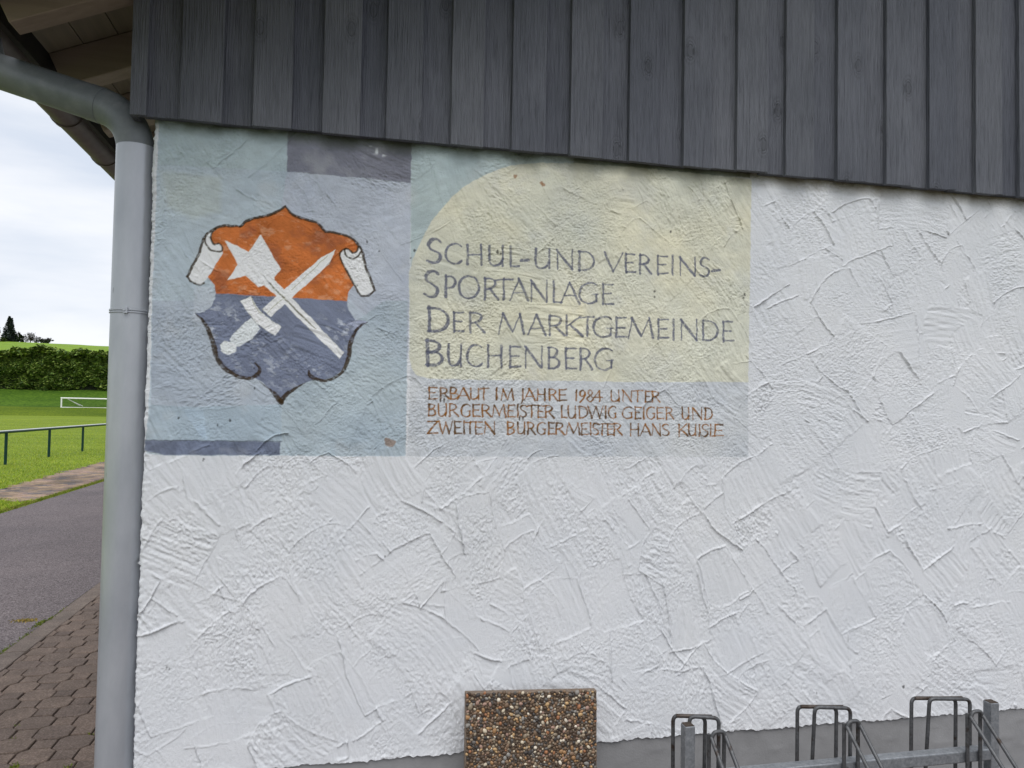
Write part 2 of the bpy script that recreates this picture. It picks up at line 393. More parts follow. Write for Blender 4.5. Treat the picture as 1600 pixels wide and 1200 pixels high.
Vr = []; Fr = []; n = 0
for q in items:
    if q in fs or q[0] > 5 or q[1] > 16 or q[1] < -4.5: continue
    if q[0]-HW < XK: continue
    v, f = mv[q[2]]; Vr.append(v[:, :]+np.array([q[0], q[1], random.uniform(-.002, .001)])); Fr += [[a+n for a in g] for g in f]; n += len(v)
me = bpy.data.meshes.new('paver_field'); me.from_pydata(np.concatenate(Vr).tolist(), [], Fr)
o = child('paver_field', me, 'paver', pavement); tag(o, kind='stuff')
sheet('paving_far', [(-1.24, 16.05), (5, 16.05), (5, 33.7), (-1.24, 33.7)], -.002, 'paver')

# brick apron
bpts = [onground(*p) for p in ((165, 722), (118, 734), (78, 744), (40, 756), (0, 764.6))]
bl = [(-6.6, 9.2), (-5.6, 9.6)]+[onground(*p) for p in ((6.5, 779), (36, 783.7), (55, 781.5))]
poly = [(-4.03, 24.0), (-5.5, 24.0)]+bpts+[(-7.4, 10.2)]+bl+[(-4.03, 11.6)]
def inside(x, y, P):
    c = False; n = len(P)
    for i in range(n):
        a, b = P[i], P[(i+1) % n]
        if (a[1] > y) != (b[1] > y) and x < (b[0]-a[0])*(y-a[1])/(b[1]-a[1])+a[0]: c = not c
    return c
sheet('brick_apron_bed', poly, .003, 'bed')
Vr = []; Fr = []; Cr = []; n = 0
for i in range(-40, 5):
    for j in range(80, 245):
        x = -4.03+i*.21+(.105 if j % 2 else 0)-.11; y = j*.105-.0
        if inside(x+random.uniform(-.12, .12), y, poly) and x < -4.13:
            c = np.array([(.34, .245, .165), (.30, .225, .17), (.40, .29, .19), (.20, .17, .16), (.36, .25, .2)][rng.integers(5)])*rng.uniform(.8, 1.15)
            for z, s in ((.0, 0), (.012+rng.uniform(-.002, .003), .004)):
                Vr += [(x-.1+s, y-.047+s, z), (x+.1-s, y-.047+s, z), (x+.1-s, y+.047-s, z), (x-.1+s, y+.047-s, z)]
            Cr += [c]*8; Fr += [[n+a for a in g] for g in ([4, 5, 6, 7], [0, 1, 5, 4], [1, 2, 6, 5], [2, 3, 7, 6], [3, 0, 4, 7])]; n += 8
me = mesh_np('brick_apron', np.array(Vr), np.array(Fr), np.array(Cr)); o = link('brick_apron', me, M['brick']); tag(o, kind='stuff'); o['label'] = 'strip of tan clay paving bricks between the asphalt road and the grass'
o['category'] = 'brick paving'

# grass blades close to the road
def blades(name, pts, hgt, wd, cols, label=None, m='blade'):
    n = len(pts); a = rng.uniform(0, 2*math.pi, n); hh = hgt*rng.uniform(.5, 1.3, n)
    dx, dy = np.cos(a)*wd, np.sin(a)*wd; lx, ly = rng.normal(0, .4, n)*hh, rng.normal(0, .4, n)*hh
    V = np.empty((n, 3, 3)); P = np.asarray(pts)
    V[:, 0] = P; V[:, 0, 0] -= dx; V[:, 0, 1] -= dy; V[:, 1] = P; V[:, 1, 0] += dx; V[:, 1, 1] += dy
    V[:, 2] = P; V[:, 2, 0] += lx; V[:, 2, 1] += ly; V[:, 2, 2] += hh
    cc = np.array(cols)[rng.integers(0, len(cols), n)]*rng.uniform(.7, 1.3, (n, 1)); cc = np.repeat(cc[:, None], 3, 1)
    me = mesh_np(name, V.reshape(-1, 3), np.arange(n*3).reshape(-1, 3), cc.reshape(-1, 3))
    return me
GC = [(.24, .34, .022), (.29, .38, .03), (.34, .42, .04), (.16, .26, .018), (.37, .39, .06)]
n = 210000
yy = 8+62*rng.random(n)**1.9; lo = CX-(yy-CY)*.78-.3; hi = np.minimum(CX-(yy-CY)*.20, -3.98)
xx = lo+(hi-lo)*rng.random(n); ok = xx < -3.97
# keep off the bricks
P = np.array(poly); ins = np.zeros(n, bool)
for i in range(len(P)):
    a, b = P[i], P[(i+1) % len(P)]
    cnd = (a[1] > yy) != (b[1] > yy); xi = (b[0]-a[0])*(yy-a[1])/(b[1]-a[1]+1e-9)+a[0]; ins ^= cnd & (xx+.03*rng.normal(size=n) < xi)
ok &= ~ins
me = blades('lawn_blades', np.stack([xx, yy, np.zeros(n)], -1)[ok], .035, .006, GC)
o = link('lawn_blades', me, M['blade']); tag(o, 'bright green lawn grass beyond the asphalt road', 'grass', kind='stuff')
# fringe of grass and moss along road edge and kerb
ym = rng.uniform(8, 24, 9000); xm = -3.985+rng.normal(0, .02, 9000)
me = blades('road_edge_grass', np.stack([xm, ym, np.full(9000, -.004)], -1), .035, .006, [(.20, .24, .03), (.26, .25, .05), (.12, .2, .01)])
tag(link('road_edge_grass', me, M['blade']), 'yellowish grass fringe growing along the far road edge', 'grass', kind='stuff')
pts = []
for (px, py, sp, k) in ((62, 974, .05, 200), (40, 993, .06, 60), (30, 1001, .10, 50), (8, 1016, .06, 120), (95, 955, .05, 40), (80, 966, .03, 100), (23, 1198, .02, 60), (19, 1156, .008, 14), (30, 1133, .006, 10), (107, 1198, .012, 30), (140, 1146, .006, 12)):
    gx, gy = onground(px, py)
    for _ in range(k): pts.append((gx+random.gauss(0, .010), gy+random.gauss(0, sp), -.006))
me = blades('kerb_moss', np.array(pts), .012, .004, [(.13, .19, .02), (.2, .22, .03), (.09, .14, .01)])
tag(link('kerb_moss', me, M['blade']), 'thin green moss growing in the joint along the kerb', 'moss', kind='stuff')
gx, gy = onground(60, 970); pts = [(gx-.09+random.gauss(0, .04), gy+.03+random.gauss(0, .022), -.004) for _ in range(260)]
me = blades('dry_weed', np.array(pts), .009, .005, [(.30, .22, .06), (.36, .25, .07), (.22, .2, .05)])
tag(link('dry_weed', me, M['blade']), 'flat patch of yellow dry moss on the asphalt beside the kerb', 'moss', kind='stuff')

# ================================================================== BUILDING
B = empty('sports_building', (0, 0, 0)); tag(B, 'white plastered building with dark grey board cladding, painted mural and coat of arms', 'building')

# ---------- plaster height field
ZTOP = 2.62; ZPL = .347
def axis(segs):
    out = [segs[0][0]]
    for a, b_, s in segs:
        n = max(1, round((b_-a)/s)); out += list(np.linspace(a, b_, n+1)[1:])
    return np.array(out)
sx = axis([(-.16, -.02, .006), (-.02, 2.2, .00235), (2.2, 3.75, .0037)])
sz = axis([(ZPL, 1.36, .0037), (1.36, 2.52, .00235), (2.52, ZTOP, .01)])
nx, nz = len(sx), len(sz)
GX, GZ = np.meshgrid(sx, sz)                 # (nz, nx)
GX = GX.astype(np.float32); GZ = GZ.astype(np.float32)
Hh = (.0012*fbm(GX*3, GZ*3, 1, 3)).astype(np.float32)
rough_amt = np.full(GX.shape, .6, np.float32)
st = np.random.default_rng(23)
cells = []
for gx_ in np.arange(-.1, 3.95, .155):
    for gz_ in np.arange(.25, 2.75, .155): cells.append((gx_+st.uniform(-.08, .08), gz_+st.uniform(-.08, .08)))
cells = [cells[i] for i in st.permutation(len(cells))]
for k, (cx_, cz_) in enumerate(cells):
    ang = R(-57)+st.normal(0, .22) if st.random() < .76 else (R(-14)+st.normal(0, .25) if st.random() < .75 else R(40)+st.normal(0, .3))
    w = st.uniform(.062, .12); l = st.uniform(.085, .17)
    rad = math.hypot(w, l)+.04
    i0, i1 = np.searchsorted(sx, (cx_-rad, cx_+rad)); j0, j1 = np.searchsorted(sz, (cz_-rad, cz_+rad))
    if i1-i0 < 3 or j1-j0 < 3: continue
    X = GX[j0:j1, i0:i1]-cx_; Z = GZ[j0:j1, i0:i1]-cz_
    u = X*math.cos(ang)+Z*math.sin(ang); v = -X*math.sin(ang)+Z*math.cos(ang)
    seed = k % 200
    wob = .006*vn(u*14, v*14, seed)+.0022*vn(u*70, v*70, seed+1)
    curv = st.uniform(-1.2, 1.2); v2 = v+curv*u*u
    arc = st.uniform(.0, .42)*w
    taper = st.uniform(-.1, .3)
    dv = w*(1+taper*u/l)-np.abs(v2)+wob
    dt = u+l+arc*(1-(v2/w)**2)*1.0-arc+wob     # start (upper) end, arched
    db = l-u+wob*1.3
    d = np.minimum(np.minimum(dv, dt), db)
    H0 = Hh[j0:j1, i0:i1]
    sfreq = st.uniform(75, 130); amp = st.choice([.5, 1.0, 1.5, 1.9])*.001
    stri = amp*(vn(v2*sfreq, u*9, seed+2)+.55*vn(v2*sfreq*1.8, u*22, seed+3))
    ga = st.choice([.7, 1.3, 1.9, 2.5])*.001*np.clip(.65+.9*vn(v2*9, u*9, seed+9), .1, 1.6)
    stri = stri+ga*.85*(vn(v2*205, u*95, seed+10)+.7*vn(v2*290, u*150, seed+11))
    # a few deeper drag lines
    dl = vn(v2*34, u*3.0, seed+4); stri = stri-.0012*np.clip(dl-.62, 0, 1)*2.5
    tilt = st.uniform(-.006, .006)*v2/w*.35+st.uniform(-.006, .006)*u/l*.25
    base = .45*H0.mean()+st.uniform(-.0008, .0012)+tilt
    a = np.clip(d/.010, 0, 1); a = a*a*(3-2*a); strength = st.uniform(.72, .97)
    Hn = H0*(1-a*strength)+(base+stri)*a*strength
    # ridges of pushed-up plaster at the rim
    side = np.where(dv < np.minimum(dt, db), np.where(v2 > 0, 0, 1), np.where(dt < db, 2, 3))
    sa = np.array([st.choice([0, .45, .95, 1.45], p=[.26, .28, .30, .16]) for _ in range(4)], np.float32)[side]
    t_ = np.where(side < 2, u, v2)
    mod = np.clip(.85+1.1*vn(t_*8, side*3.0, seed+5)+.45*vn(t_*60, side*3.0, seed+6), 0, 1.8)
    wr = .0019+.0010*np.clip(vn(t_*20, side*1.0, seed+7), -1, 1)
    rid = np.exp(-((d-.0005)/(wr*np.where(d < .0005, .75, 1.25)))**2)*(d > -.02)
    inm = 1-.5*(1 if (cx_ < 2.15 and cz_ > 1.36) else 0)
    Hn = Hn+rid*sa*(mod+.22*vn(u*170, v2*170, seed+8))*.0040*inm
    Hh[j0:j1, i0:i1] = Hn
    ra = rough_amt[j0:j1, i0:i1]; rn = st.uniform(.12, 1.0); rough_amt[j0:j1, i0:i1] = ra*(1-a)+a*rn
# overall grain
gr = np.abs(vn(GX*150, GZ*150, 31))*-1+.35
gr2 = vn(GX*260, GZ*260, 33)
big = np.clip(.55+.9*vn(GX*9, GZ*9, 35), .15, 1.4)
Hh += (.0010*gr+.0020*gr2)*(.40+.75*rough_amt)*big
# rounder, lumpier arris at the corner and rough lower edge
cn = np.exp(-((GX-.004)/.016)**2)
Hh += cn*(.0020*vn(GZ*24, GX*20, 41)+.0022*vn(GZ*95, GX*60, 42)+.001)
be = np.exp(-((GZ-ZPL)/.012)**2)
Hh += be*(.002*vn(GX*30, GZ*10, 43)+.0012)
# rough stipple (unsmoothed plaster) beside the slab
stp = np.clip(1-np.abs(GX-1.03)/.14, 0, 1)*np.clip((.75-GZ)/.25, 0, 1)
Hh += stp*.0016*vn(GX*120, GZ*90, 44)

# wrap round the corner
rr = .012
PX = GX.copy(); PY = np.zeros_like(GX); NX = np.zeros_like(GX); NY = -np.ones_like(GX)
arc_len = rr*math.pi/2; aS = rr-arc_len
m1 = (GX < rr) & (GX >= aS); th = (rr-GX)/rr
PX[m1] = (rr-rr*np.sin(th))[m1]; PY[m1] = (rr-rr*np.cos(th))[m1]; NX[m1] = -np.sin(th)[m1]; NY[m1] = -np.cos(th)[m1]
m2 = GX < aS; PX[m2] = 0; PY[m2] = (rr+(aS-GX))[m2]; NX[m2] = -1; NY[m2] = 0
VX = PX+NX*Hh; VY = PY+NY*Hh; VZ = GZ.copy()
VZ[0] += (.0025*vn(GX[0]*14, GX[0]*0, 51)+.0035*vn(GX[0]*70, GX[0]*0, 52)+.002*vn(GX[0]*160, GX[0]*0, 53))
NCOL = 60

# ---------- paint layers
wobx = GX+.0016*vn(GX*55, GZ*55, 61)+.0008*vn(GX*160, GZ*160, 62)
wobz = GZ+.0016*vn(GX*55, GZ*55, 63)+.0008*vn(GX*160, GZ*160, 64)
C = np.empty(GX.shape+(3,), np.float32); C[:] = (.775, .788, .812)
C *= (1+.03*fbm(GX*1.5, GZ*1.5, 71, 3))[..., None]
cover = np.zeros(GX.shape, np.uint8)        # 1 mural, 2 coat of arms, 3 big lettering, 4 small lettering
def win(P, pad=.012):
    P = np.asarray(P); i0, i1 = np.searchsorted(sx, (P[:, 0].min()-pad, P[:, 0].max()+pad)); j0, j1 = np.searchsorted(sz, (P[:, 1].min()-pad, P[:, 1].max()+pad))
    return slice(j0, j1), slice(i0, i1)
def fillcov(P, aa=.0022, wob=1.0):
    w = win(P); X = GX[w]+(wobx[w]-GX[w])*wob; Z = GZ[w]+(wobz[w]-GZ[w])*wob
    dmin = np.full(X.shape, 1e9, np.float32); ins = np.zeros(X.shape, bool); n = len(P)
    for i in range(n):
        (ax_, az_), (bx_, bz_) = P[i], P[(i+1) % n]
        dx, dz = bx_-ax_, bz_-az_; q = dx*dx+dz*dz+1e-12
        t_ = np.clip(((X-ax_)*dx+(Z-az_)*dz)/q, 0, 1)
        dmin = np.minimum(dmin, (X-ax_-t_*dx)**2+(Z-az_-t_*dz)**2)
        cnd = (az_ > Z) != (bz_ > Z); ins ^= cnd & (X < dx*(Z-az_)/(dz if abs(dz) > 1e-9 else 1e-9)+ax_)
    d = np.sqrt(dmin); d = np.where(ins, d, -d)
    return w, np.clip(.5+d/aa, 0, 1)
def strokecov(P, Wd, aa=.0024):
    w = win(P, max(Wd)+.006); X = wobx[w]; Z = wobz[w]; cov = np.zeros(X.shape, np.float32)
    for i in range(len(P)-1):
        (ax_, az_), (bx_, bz_) = P[i], P[i+1]; dx, dz = bx_-ax_, bz_-az_; q = dx*dx+dz*dz+1e-12
        t_ = np.clip(((X-ax_)*dx+(Z-az_)*dz)/q, 0, 1)
        d = np.sqrt((X-ax_-t_*dx)**2+(Z-az_-t_*dz)**2)
        cov = np.maximum(cov, np.clip(.5+(Wd[i]*(1-t_)+Wd[i+1]*t_-d)/aa, 0, 1))
    return w, cov
def lay(w, cov, col, cid=None, op=1.0, mott=.08, ms=12, seed=81):
    c = np.asarray(col, np.float32)
    X, Z = GX[w], GZ[w]
    mo = 1+mott*fbm(X*ms, Z*ms, seed, 4, .6)*1.6
    a = (cov*op)[..., None]
    C[w] = C[w]*(1-a)+(c[None, None]*mo[..., None])*a
    if cid is not None: cover[w] = np.where(cov > .5, cid, cover[w])
def px(pts): return [at(a, b) for a, b in pts]
def rect(x0, y0, x1, y1): return px([(x0, y0), (x1, y0), (x1, y1), (x0, y1)])
def srgb(r, g, b_, k=1.0, sat=.72):
    f = lambda c: (c/255/12.92) if c/255 <= .04045 else ((c/255+.055)/1.055)**2.4
    q = [f(c)*k for c in (r, g, b_)]; y_ = .3*q[0]+.59*q[1]+.11*q[2]
    return tuple(y_+(c-y_)*sat for c in q)
K = 1.54     # paint albedo relative to how it reads in the shaded light
T = ZTOP+.05
xl = .012
zb_ = at(640, 712)[1]
def wz(y_, x_=640): return at(x_, y_)[1]
# left field
lf = [(xl, T), (xl+.002, 2.2), (xl-.001, 1.9), (xl+.001, 1.6), (xl-.004, wz(708, 222))]+px([(240, 711), (300, 712), (440, 712), (560, 713), (633, 713)])+px([(640, 420)])+[(at(643, 240)[0], T)]
KT = 2.05
lay(*fillcov(lf), srgb(147, 161, 170, 1.72), 1, mott=.10, ms=3)
def patch(P, col, op=1, mott=.07, ms=7, seed=90, aa=.004, k=None):
    w, c_ = fillcov(P, aa); lay(w, c_, srgb(*col, k or K), 1, op, mott, ms, seed)
zt0 = wz(268, 448)
patch([(xl+.004, T), (xl+.004, wz(256, 240)), at(448, 268), (at(448, 268)[0], T)], (120, 134, 138), k=2.55)
patch([at(448, 268), at(642, 286), (at(643, 240)[0], T), (at(448, 268)[0], T)], (93, 94, 105), mott=.09, k=2.3)
patch([at(448, 268), at(642, 286), at(638, 560), at(560, 556), at(500, 470), at(440, 320)], (156, 163, 175), seed=94, k=1.62)
patch(px([(238, 470), (330, 470), (345, 560), (440, 615), (440, 632), (300, 636), (236, 634)]), (146, 156, 169), .85, seed=95)
patch(px([(440, 560), (560, 500), (600, 470), (637, 470), (634, 712), (440, 712)]), (143, 158, 166), .8, seed=96)
patch(px([(236, 632), (300, 636), (440, 632), (440, 690), (226, 688)]), (140, 158, 171), .9, seed=97)
patch(px([(250, 268), (345, 276), (345, 330), (300, 342), (262, 322)]), (158, 168, 162), .55, .12, 12, 98, .02)
patch(px([(305, 448), (335, 448), (338, 480), (320, 505), (300, 500)]), (162, 170, 180), .6, seed=99)
# pale scrape triangle
patch(px([(285, 640), (318, 640), (324, 690), (312, 680)]), (150, 172, 190), .6, .04, 9, 100, .004)
patch(px([(520, 448), (544, 462), (556, 480), (580, 500), (560, 505), (530, 490)]), (160, 175, 184), .35, .04, 9, 102, .004)
# dark bottom band, scumbled
patch(px([(224, 688), (320, 689), (438, 691), (437, 711), (255, 711), (224, 704)]), (94, 104, 127), 1, .22, 30, 101)
w_, c_ = strokecov([at(a, 687.5+(a-224)*.012) for a in range(224, 441, 12)], [.0016]*19); lay(w_, c_*.8, srgb(58, 66, 84, 1.3), 1)
# white zone under the cream field
patch(px([(642, 560), (1169, 560), (1169, 714), (636, 713)]), (184, 188, 192), 1, .05, 5, 103, k=1.34)
# green-grey spandrel above the cream arch
patch([(at(643, 240)[0], T), at(642, 300), at(641, 480), at(700, 420), at(900, 300), (at(900, 250)[0], 2.462), (at(900, 250)[0], T)], (126, 140, 141), 1, .09, 9, 104, k=2.3)
patch([(at(900, 250)[0]-.01, T), (at(900, 250)[0]-.01, 2.455), (at(1172, 280)[0], 2.47), (at(1174, 240)[0], T)], (106, 110, 96), 1, .08, 7, 105, k=1.8)
cream = px([(640, 560), (640, 500), (639, 429), (645, 405), (652, 390), (662, 368), (675, 345), (689, 328), (708, 306), (730, 288), (764, 270), (797, 259), (842, 254), (902, 255.5), (1000, 262), (1090, 271), (1174, 280), (1172, 430), (1169, 597), (1000, 597), (800, 594), (668, 592), (650, 585), (643, 574)])
lay(*fillcov(cream, .003), srgb(191, 189, 163, K*.93, .64), 1, 1, .08, 4, 106)
w_, c_ = fillcov(cream); blot = np.clip(fbm(GX[w_]*5, GZ[w_]*5, 107, 4)*2.2-.2, 0, 1); lay(w_, c_*blot*.35, srgb(186, 188, 170, K))
blot = np.clip(fbm(GX[w_]*4, GZ[w_]*4, 109, 4)*2.2-.2, 0, 1); lay(w_, c_*blot*.3, srgb(205, 195, 150, K))

# thin, brushed and weathered washes over the whole mural ground
mm = (cover == 1)
wsh = fbm(GX*22+GZ*30, GZ*48-GX*20, 110, 4, .6); wsl = fbm(GX*4, GZ*5, 111, 4, .55)
C[:] = np.where(mm[..., None], C*(1+.13*wsh+.10*wsl)[..., None]*(1+np.stack([.03*wsl, 0*wsl, -.05*wsl], -1)), C)
pal_ = np.clip(fbm(GX*9, GZ*9, 112, 4, .6)*2.4-.35, 0, 1)*mm*.28
C[:] = C*(1-pal_[..., None])+np.array((.62, .63, .63), np.float32)*pal_[..., None]
# ---------- coat of arms (zoom units -> photo pixels)
def zc(pts): return [at(280+a/3.6375, 310+b_/3.6375) for a, b_ in pts]
def arms(P, col, op=1, mott=.1, ms=14, seed=120, aa=.0025): w, c_ = fillcov(zc(P), aa); lay(w, c_, srgb(*col, K, .92), 2, op, mott, ms, seed)
def crs(P, n=6):
    out = []; P = [np.array(p, float) for p in P]; Q = [P[0]*2-P[1]]+P+[P[-1]*2-P[-2]]
    for i in range(1, len(Q)-2):
        p0, p1, p2, p3 = Q[i-1:i+3]
        for k in range(n):
            t_ = k/n; out.append(.5*((2*p1)+(p2-p0)*t_+(2*p0-5*p1+4*p2-p3)*t_*t_+(3*p1-p0-3*p2+p3)*t_**3))
    out.append(P[-1]); return out
blue = [(205, 538), (955, 582), (960, 625), (980, 660), (1000, 690), (1070, 700), (1020, 745), (980, 830), (955, 920), (930, 970), (880, 1015), (815, 1033), (770, 1030), (735, 1040), (650, 1078), (580, 1155), (520, 1090), (470, 1045), (430, 1022), (370, 1018), (300, 1000), (245, 950), (212, 880), (195, 800), (170, 735), (128, 685), (90, 655), (140, 645), (185, 612), (203, 575)]
arms(blue, (104, 111, 130), mott=.14)
w_, c_ = fillcov(zc(blue)); sc_ = np.clip((fbm(GX[w_]*38+GZ[w_]*20, GZ[w_]*60, 121, 4, .65)-.16)*5, 0, 1)*np.clip(.35+1.5*fbm(GX[w_]*7, GZ[w_]*7, 123, 2), 0, 1)
lay(w_, c_*sc_*.75, srgb(165, 172, 184, K), 2)
orange = [(605, 50), (640, 88), (700, 116), (780, 142), (832, 192), (880, 196), (940, 212), (990, 238), (1016, 270), (1010, 300), (985, 312), (962, 292), (938, 289), (915, 315), (930, 365), (960, 430), (992, 492), (965, 530), (955, 583), (208, 539), (200, 492), (163, 450), (245, 315), (248, 275), (225, 258), (200, 262), (182, 235), (184, 200), (215, 173), (260, 157), (345, 163), (380, 132), (440, 112), (510, 96), (570, 72)]
arms(orange, (176, 96, 38), mott=.24, ms=16, seed=125)
w_, c_ = fillcov(zc(orange)); sc_ = np.clip((fbm(GX[w_]*30, GZ[w_]*55, 127, 4, .65)-.12)*4, 0, 1)
lay(w_, c_*sc_*.45, srgb(206, 142, 88, K), 2)
sc_ = np.clip((fbm(GX[w_]*14, GZ[w_]*18, 129, 4, .6)-.05)*3, 0, 1); lay(w_, c_*sc_*.55, srgb(138, 66, 26, K), 2)
WH = (212, 214, 204)
arms([(890, 290), (852, 372), (520, 674), (472, 628), (812, 332)], WH, .95, .05)
arms([(348, 582), (408, 556), (432, 610), (468, 648), (520, 690), (582, 730), (545, 780), (490, 745), (440, 710), (395, 655)], WH, 1, .05)
arms([(408, 678), (440, 705), (462, 742), (415, 800), (345, 842), (310, 842), (286, 800), (300, 775), (350, 730)], (196, 200, 200), .9, .1, 30)
arms([(230, 832), (255, 808), (290, 815), (325, 838), (322, 872), (275, 892), (240, 870)], (200, 203, 202), .95, .06)
arms([(262, 238), (395, 303), (463, 203), (578, 406), (537, 446), (542, 466), (600, 522), (935, 878), (912, 910), (700, 704), (560, 560), (482, 493), (450, 505), (378, 440), (275, 466), (333, 378)], WH, 1, .05)
lsc = [(45, 445), (75, 390), (110, 320), (135, 240), (158, 202), (208, 172), (184, 200), (182, 235), (200, 262), (228, 257), (248, 283), (245, 315), (165, 448), (125, 490), (90, 485), (65, 470)]
rsc = [(915, 315), (938, 289), (962, 292), (985, 312), (1010, 302), (1024, 278), (1042, 310), (1060, 390), (1090, 460), (1110, 522), (1062, 552), (1032, 551), (1000, 500), (960, 425), (928, 365)]
for q in (lsc, rsc): arms(q, (206, 209, 207), 1, .04)
arms([(945, 720), (1000, 692), (1070, 700), (1030, 735), (985, 750)], (150, 156, 175), .7)
DK = (54, 41, 24)
def ink(P, wd, n=6, col=DK, op=.92):
    P3 = [(p[0], p[1], w_) for p, w_ in zip(P, wd)] if isinstance(wd, (list, tuple)) else [(p[0], p[1], wd) for p in P]
    Q = crs(P3, n); pw = zc([(q[0], q[1]) for q in Q]); sc = .00052
    w_, c_ = strokecov(pw, [max(q[2], .5)*.5*sc*1.45 for q in Q])
    drop = 1-.35*np.clip(vn(GX[w_]*160, GZ[w_]*160, 131)*2-.3, 0, 1)
    lay(w_, c_*drop, srgb(*col, 1.3, 1.1), 2, op, .2, 40, 132)
ink([(160, 200), (210, 170), (260, 156), (345, 160)], [10, 12, 13, 9]); ink([(345, 162), (380, 130), (440, 111), (510, 95), (570, 70), (603, 45)], [9, 12, 13, 13, 12, 8])
ink([(603, 45), (640, 86), (700, 115), (780, 140), (832, 190)], [8, 12, 13, 12, 12]); ink([(832, 190), (880, 194), (940, 210), (990, 235), (1020, 270), (1042, 310), (1060, 390), (1090, 460), (1110, 522)], 12)
ink([(1110, 522), (1085, 545), (1055, 555), (1030, 550), (1000, 500), (960, 425), (926, 362), (914, 318), (936, 289), (964, 291), (985, 311), (1008, 302), (1016, 275)], 9)
ink([(940, 292), (950, 325), (985, 341), (1015, 332), (1034, 302)], 8)
ink([(160, 200), (135, 240), (110, 320), (75, 390), (45, 445)], 11); ink([(45, 445), (70, 474), (115, 491), (140, 482)], 10)
ink([(210, 172), (186, 196), (182, 232), (200, 262), (226, 256), (247, 276), (243, 300), (210, 300), (172, 286), (148, 250), (150, 215)], 8)
ink([(88, 655), (130, 690), (170, 760), (195, 830), (212, 900), (250, 957), (310, 1000), (370, 1020), (420, 1017), (452, 990), (456, 960), (432, 936)], [3, 11, 18, 21, 22, 20, 17, 15, 16, 17, 12, 6])
ink([(452, 1040), (480, 1062), (515, 1086)], [1, 3, 5]); ink([(515, 1085), (545, 1115), (578, 1158)], [8, 20, 26]); ink([(578, 1150), (605, 1118), (650, 1085), (718, 1048)], [24, 20, 13, 3])
ink([(738, 978), (744, 1003), (775, 1026), (830, 1037), (890, 1017), (940, 968), (963, 900), (972, 830), (1000, 760), (1035, 722), (1072, 702)], [8, 17, 17, 14, 13, 15, 19, 19, 13, 9, 3])
ink([(945, 722), (985, 700), (1020, 690)], 3, op=.5)
ink([(512, 483), (600, 570), (700, 670), (775, 742)], [8, 6, 8, 3], op=.85); ink([(395, 390), (460, 420), (512, 483)], [2, 3, 6], col=(150, 150, 165), op=.7)
ink([(845, 325), (760, 405), (640, 520)], 3, op=.6); ink([(600, 560), (495, 655)], 4, op=.55); ink([(408, 560), (432, 620), (468, 655), (475, 628)], 3, op=.6)
ink([(395, 655), (440, 712), (490, 745)], 3, op=.5)

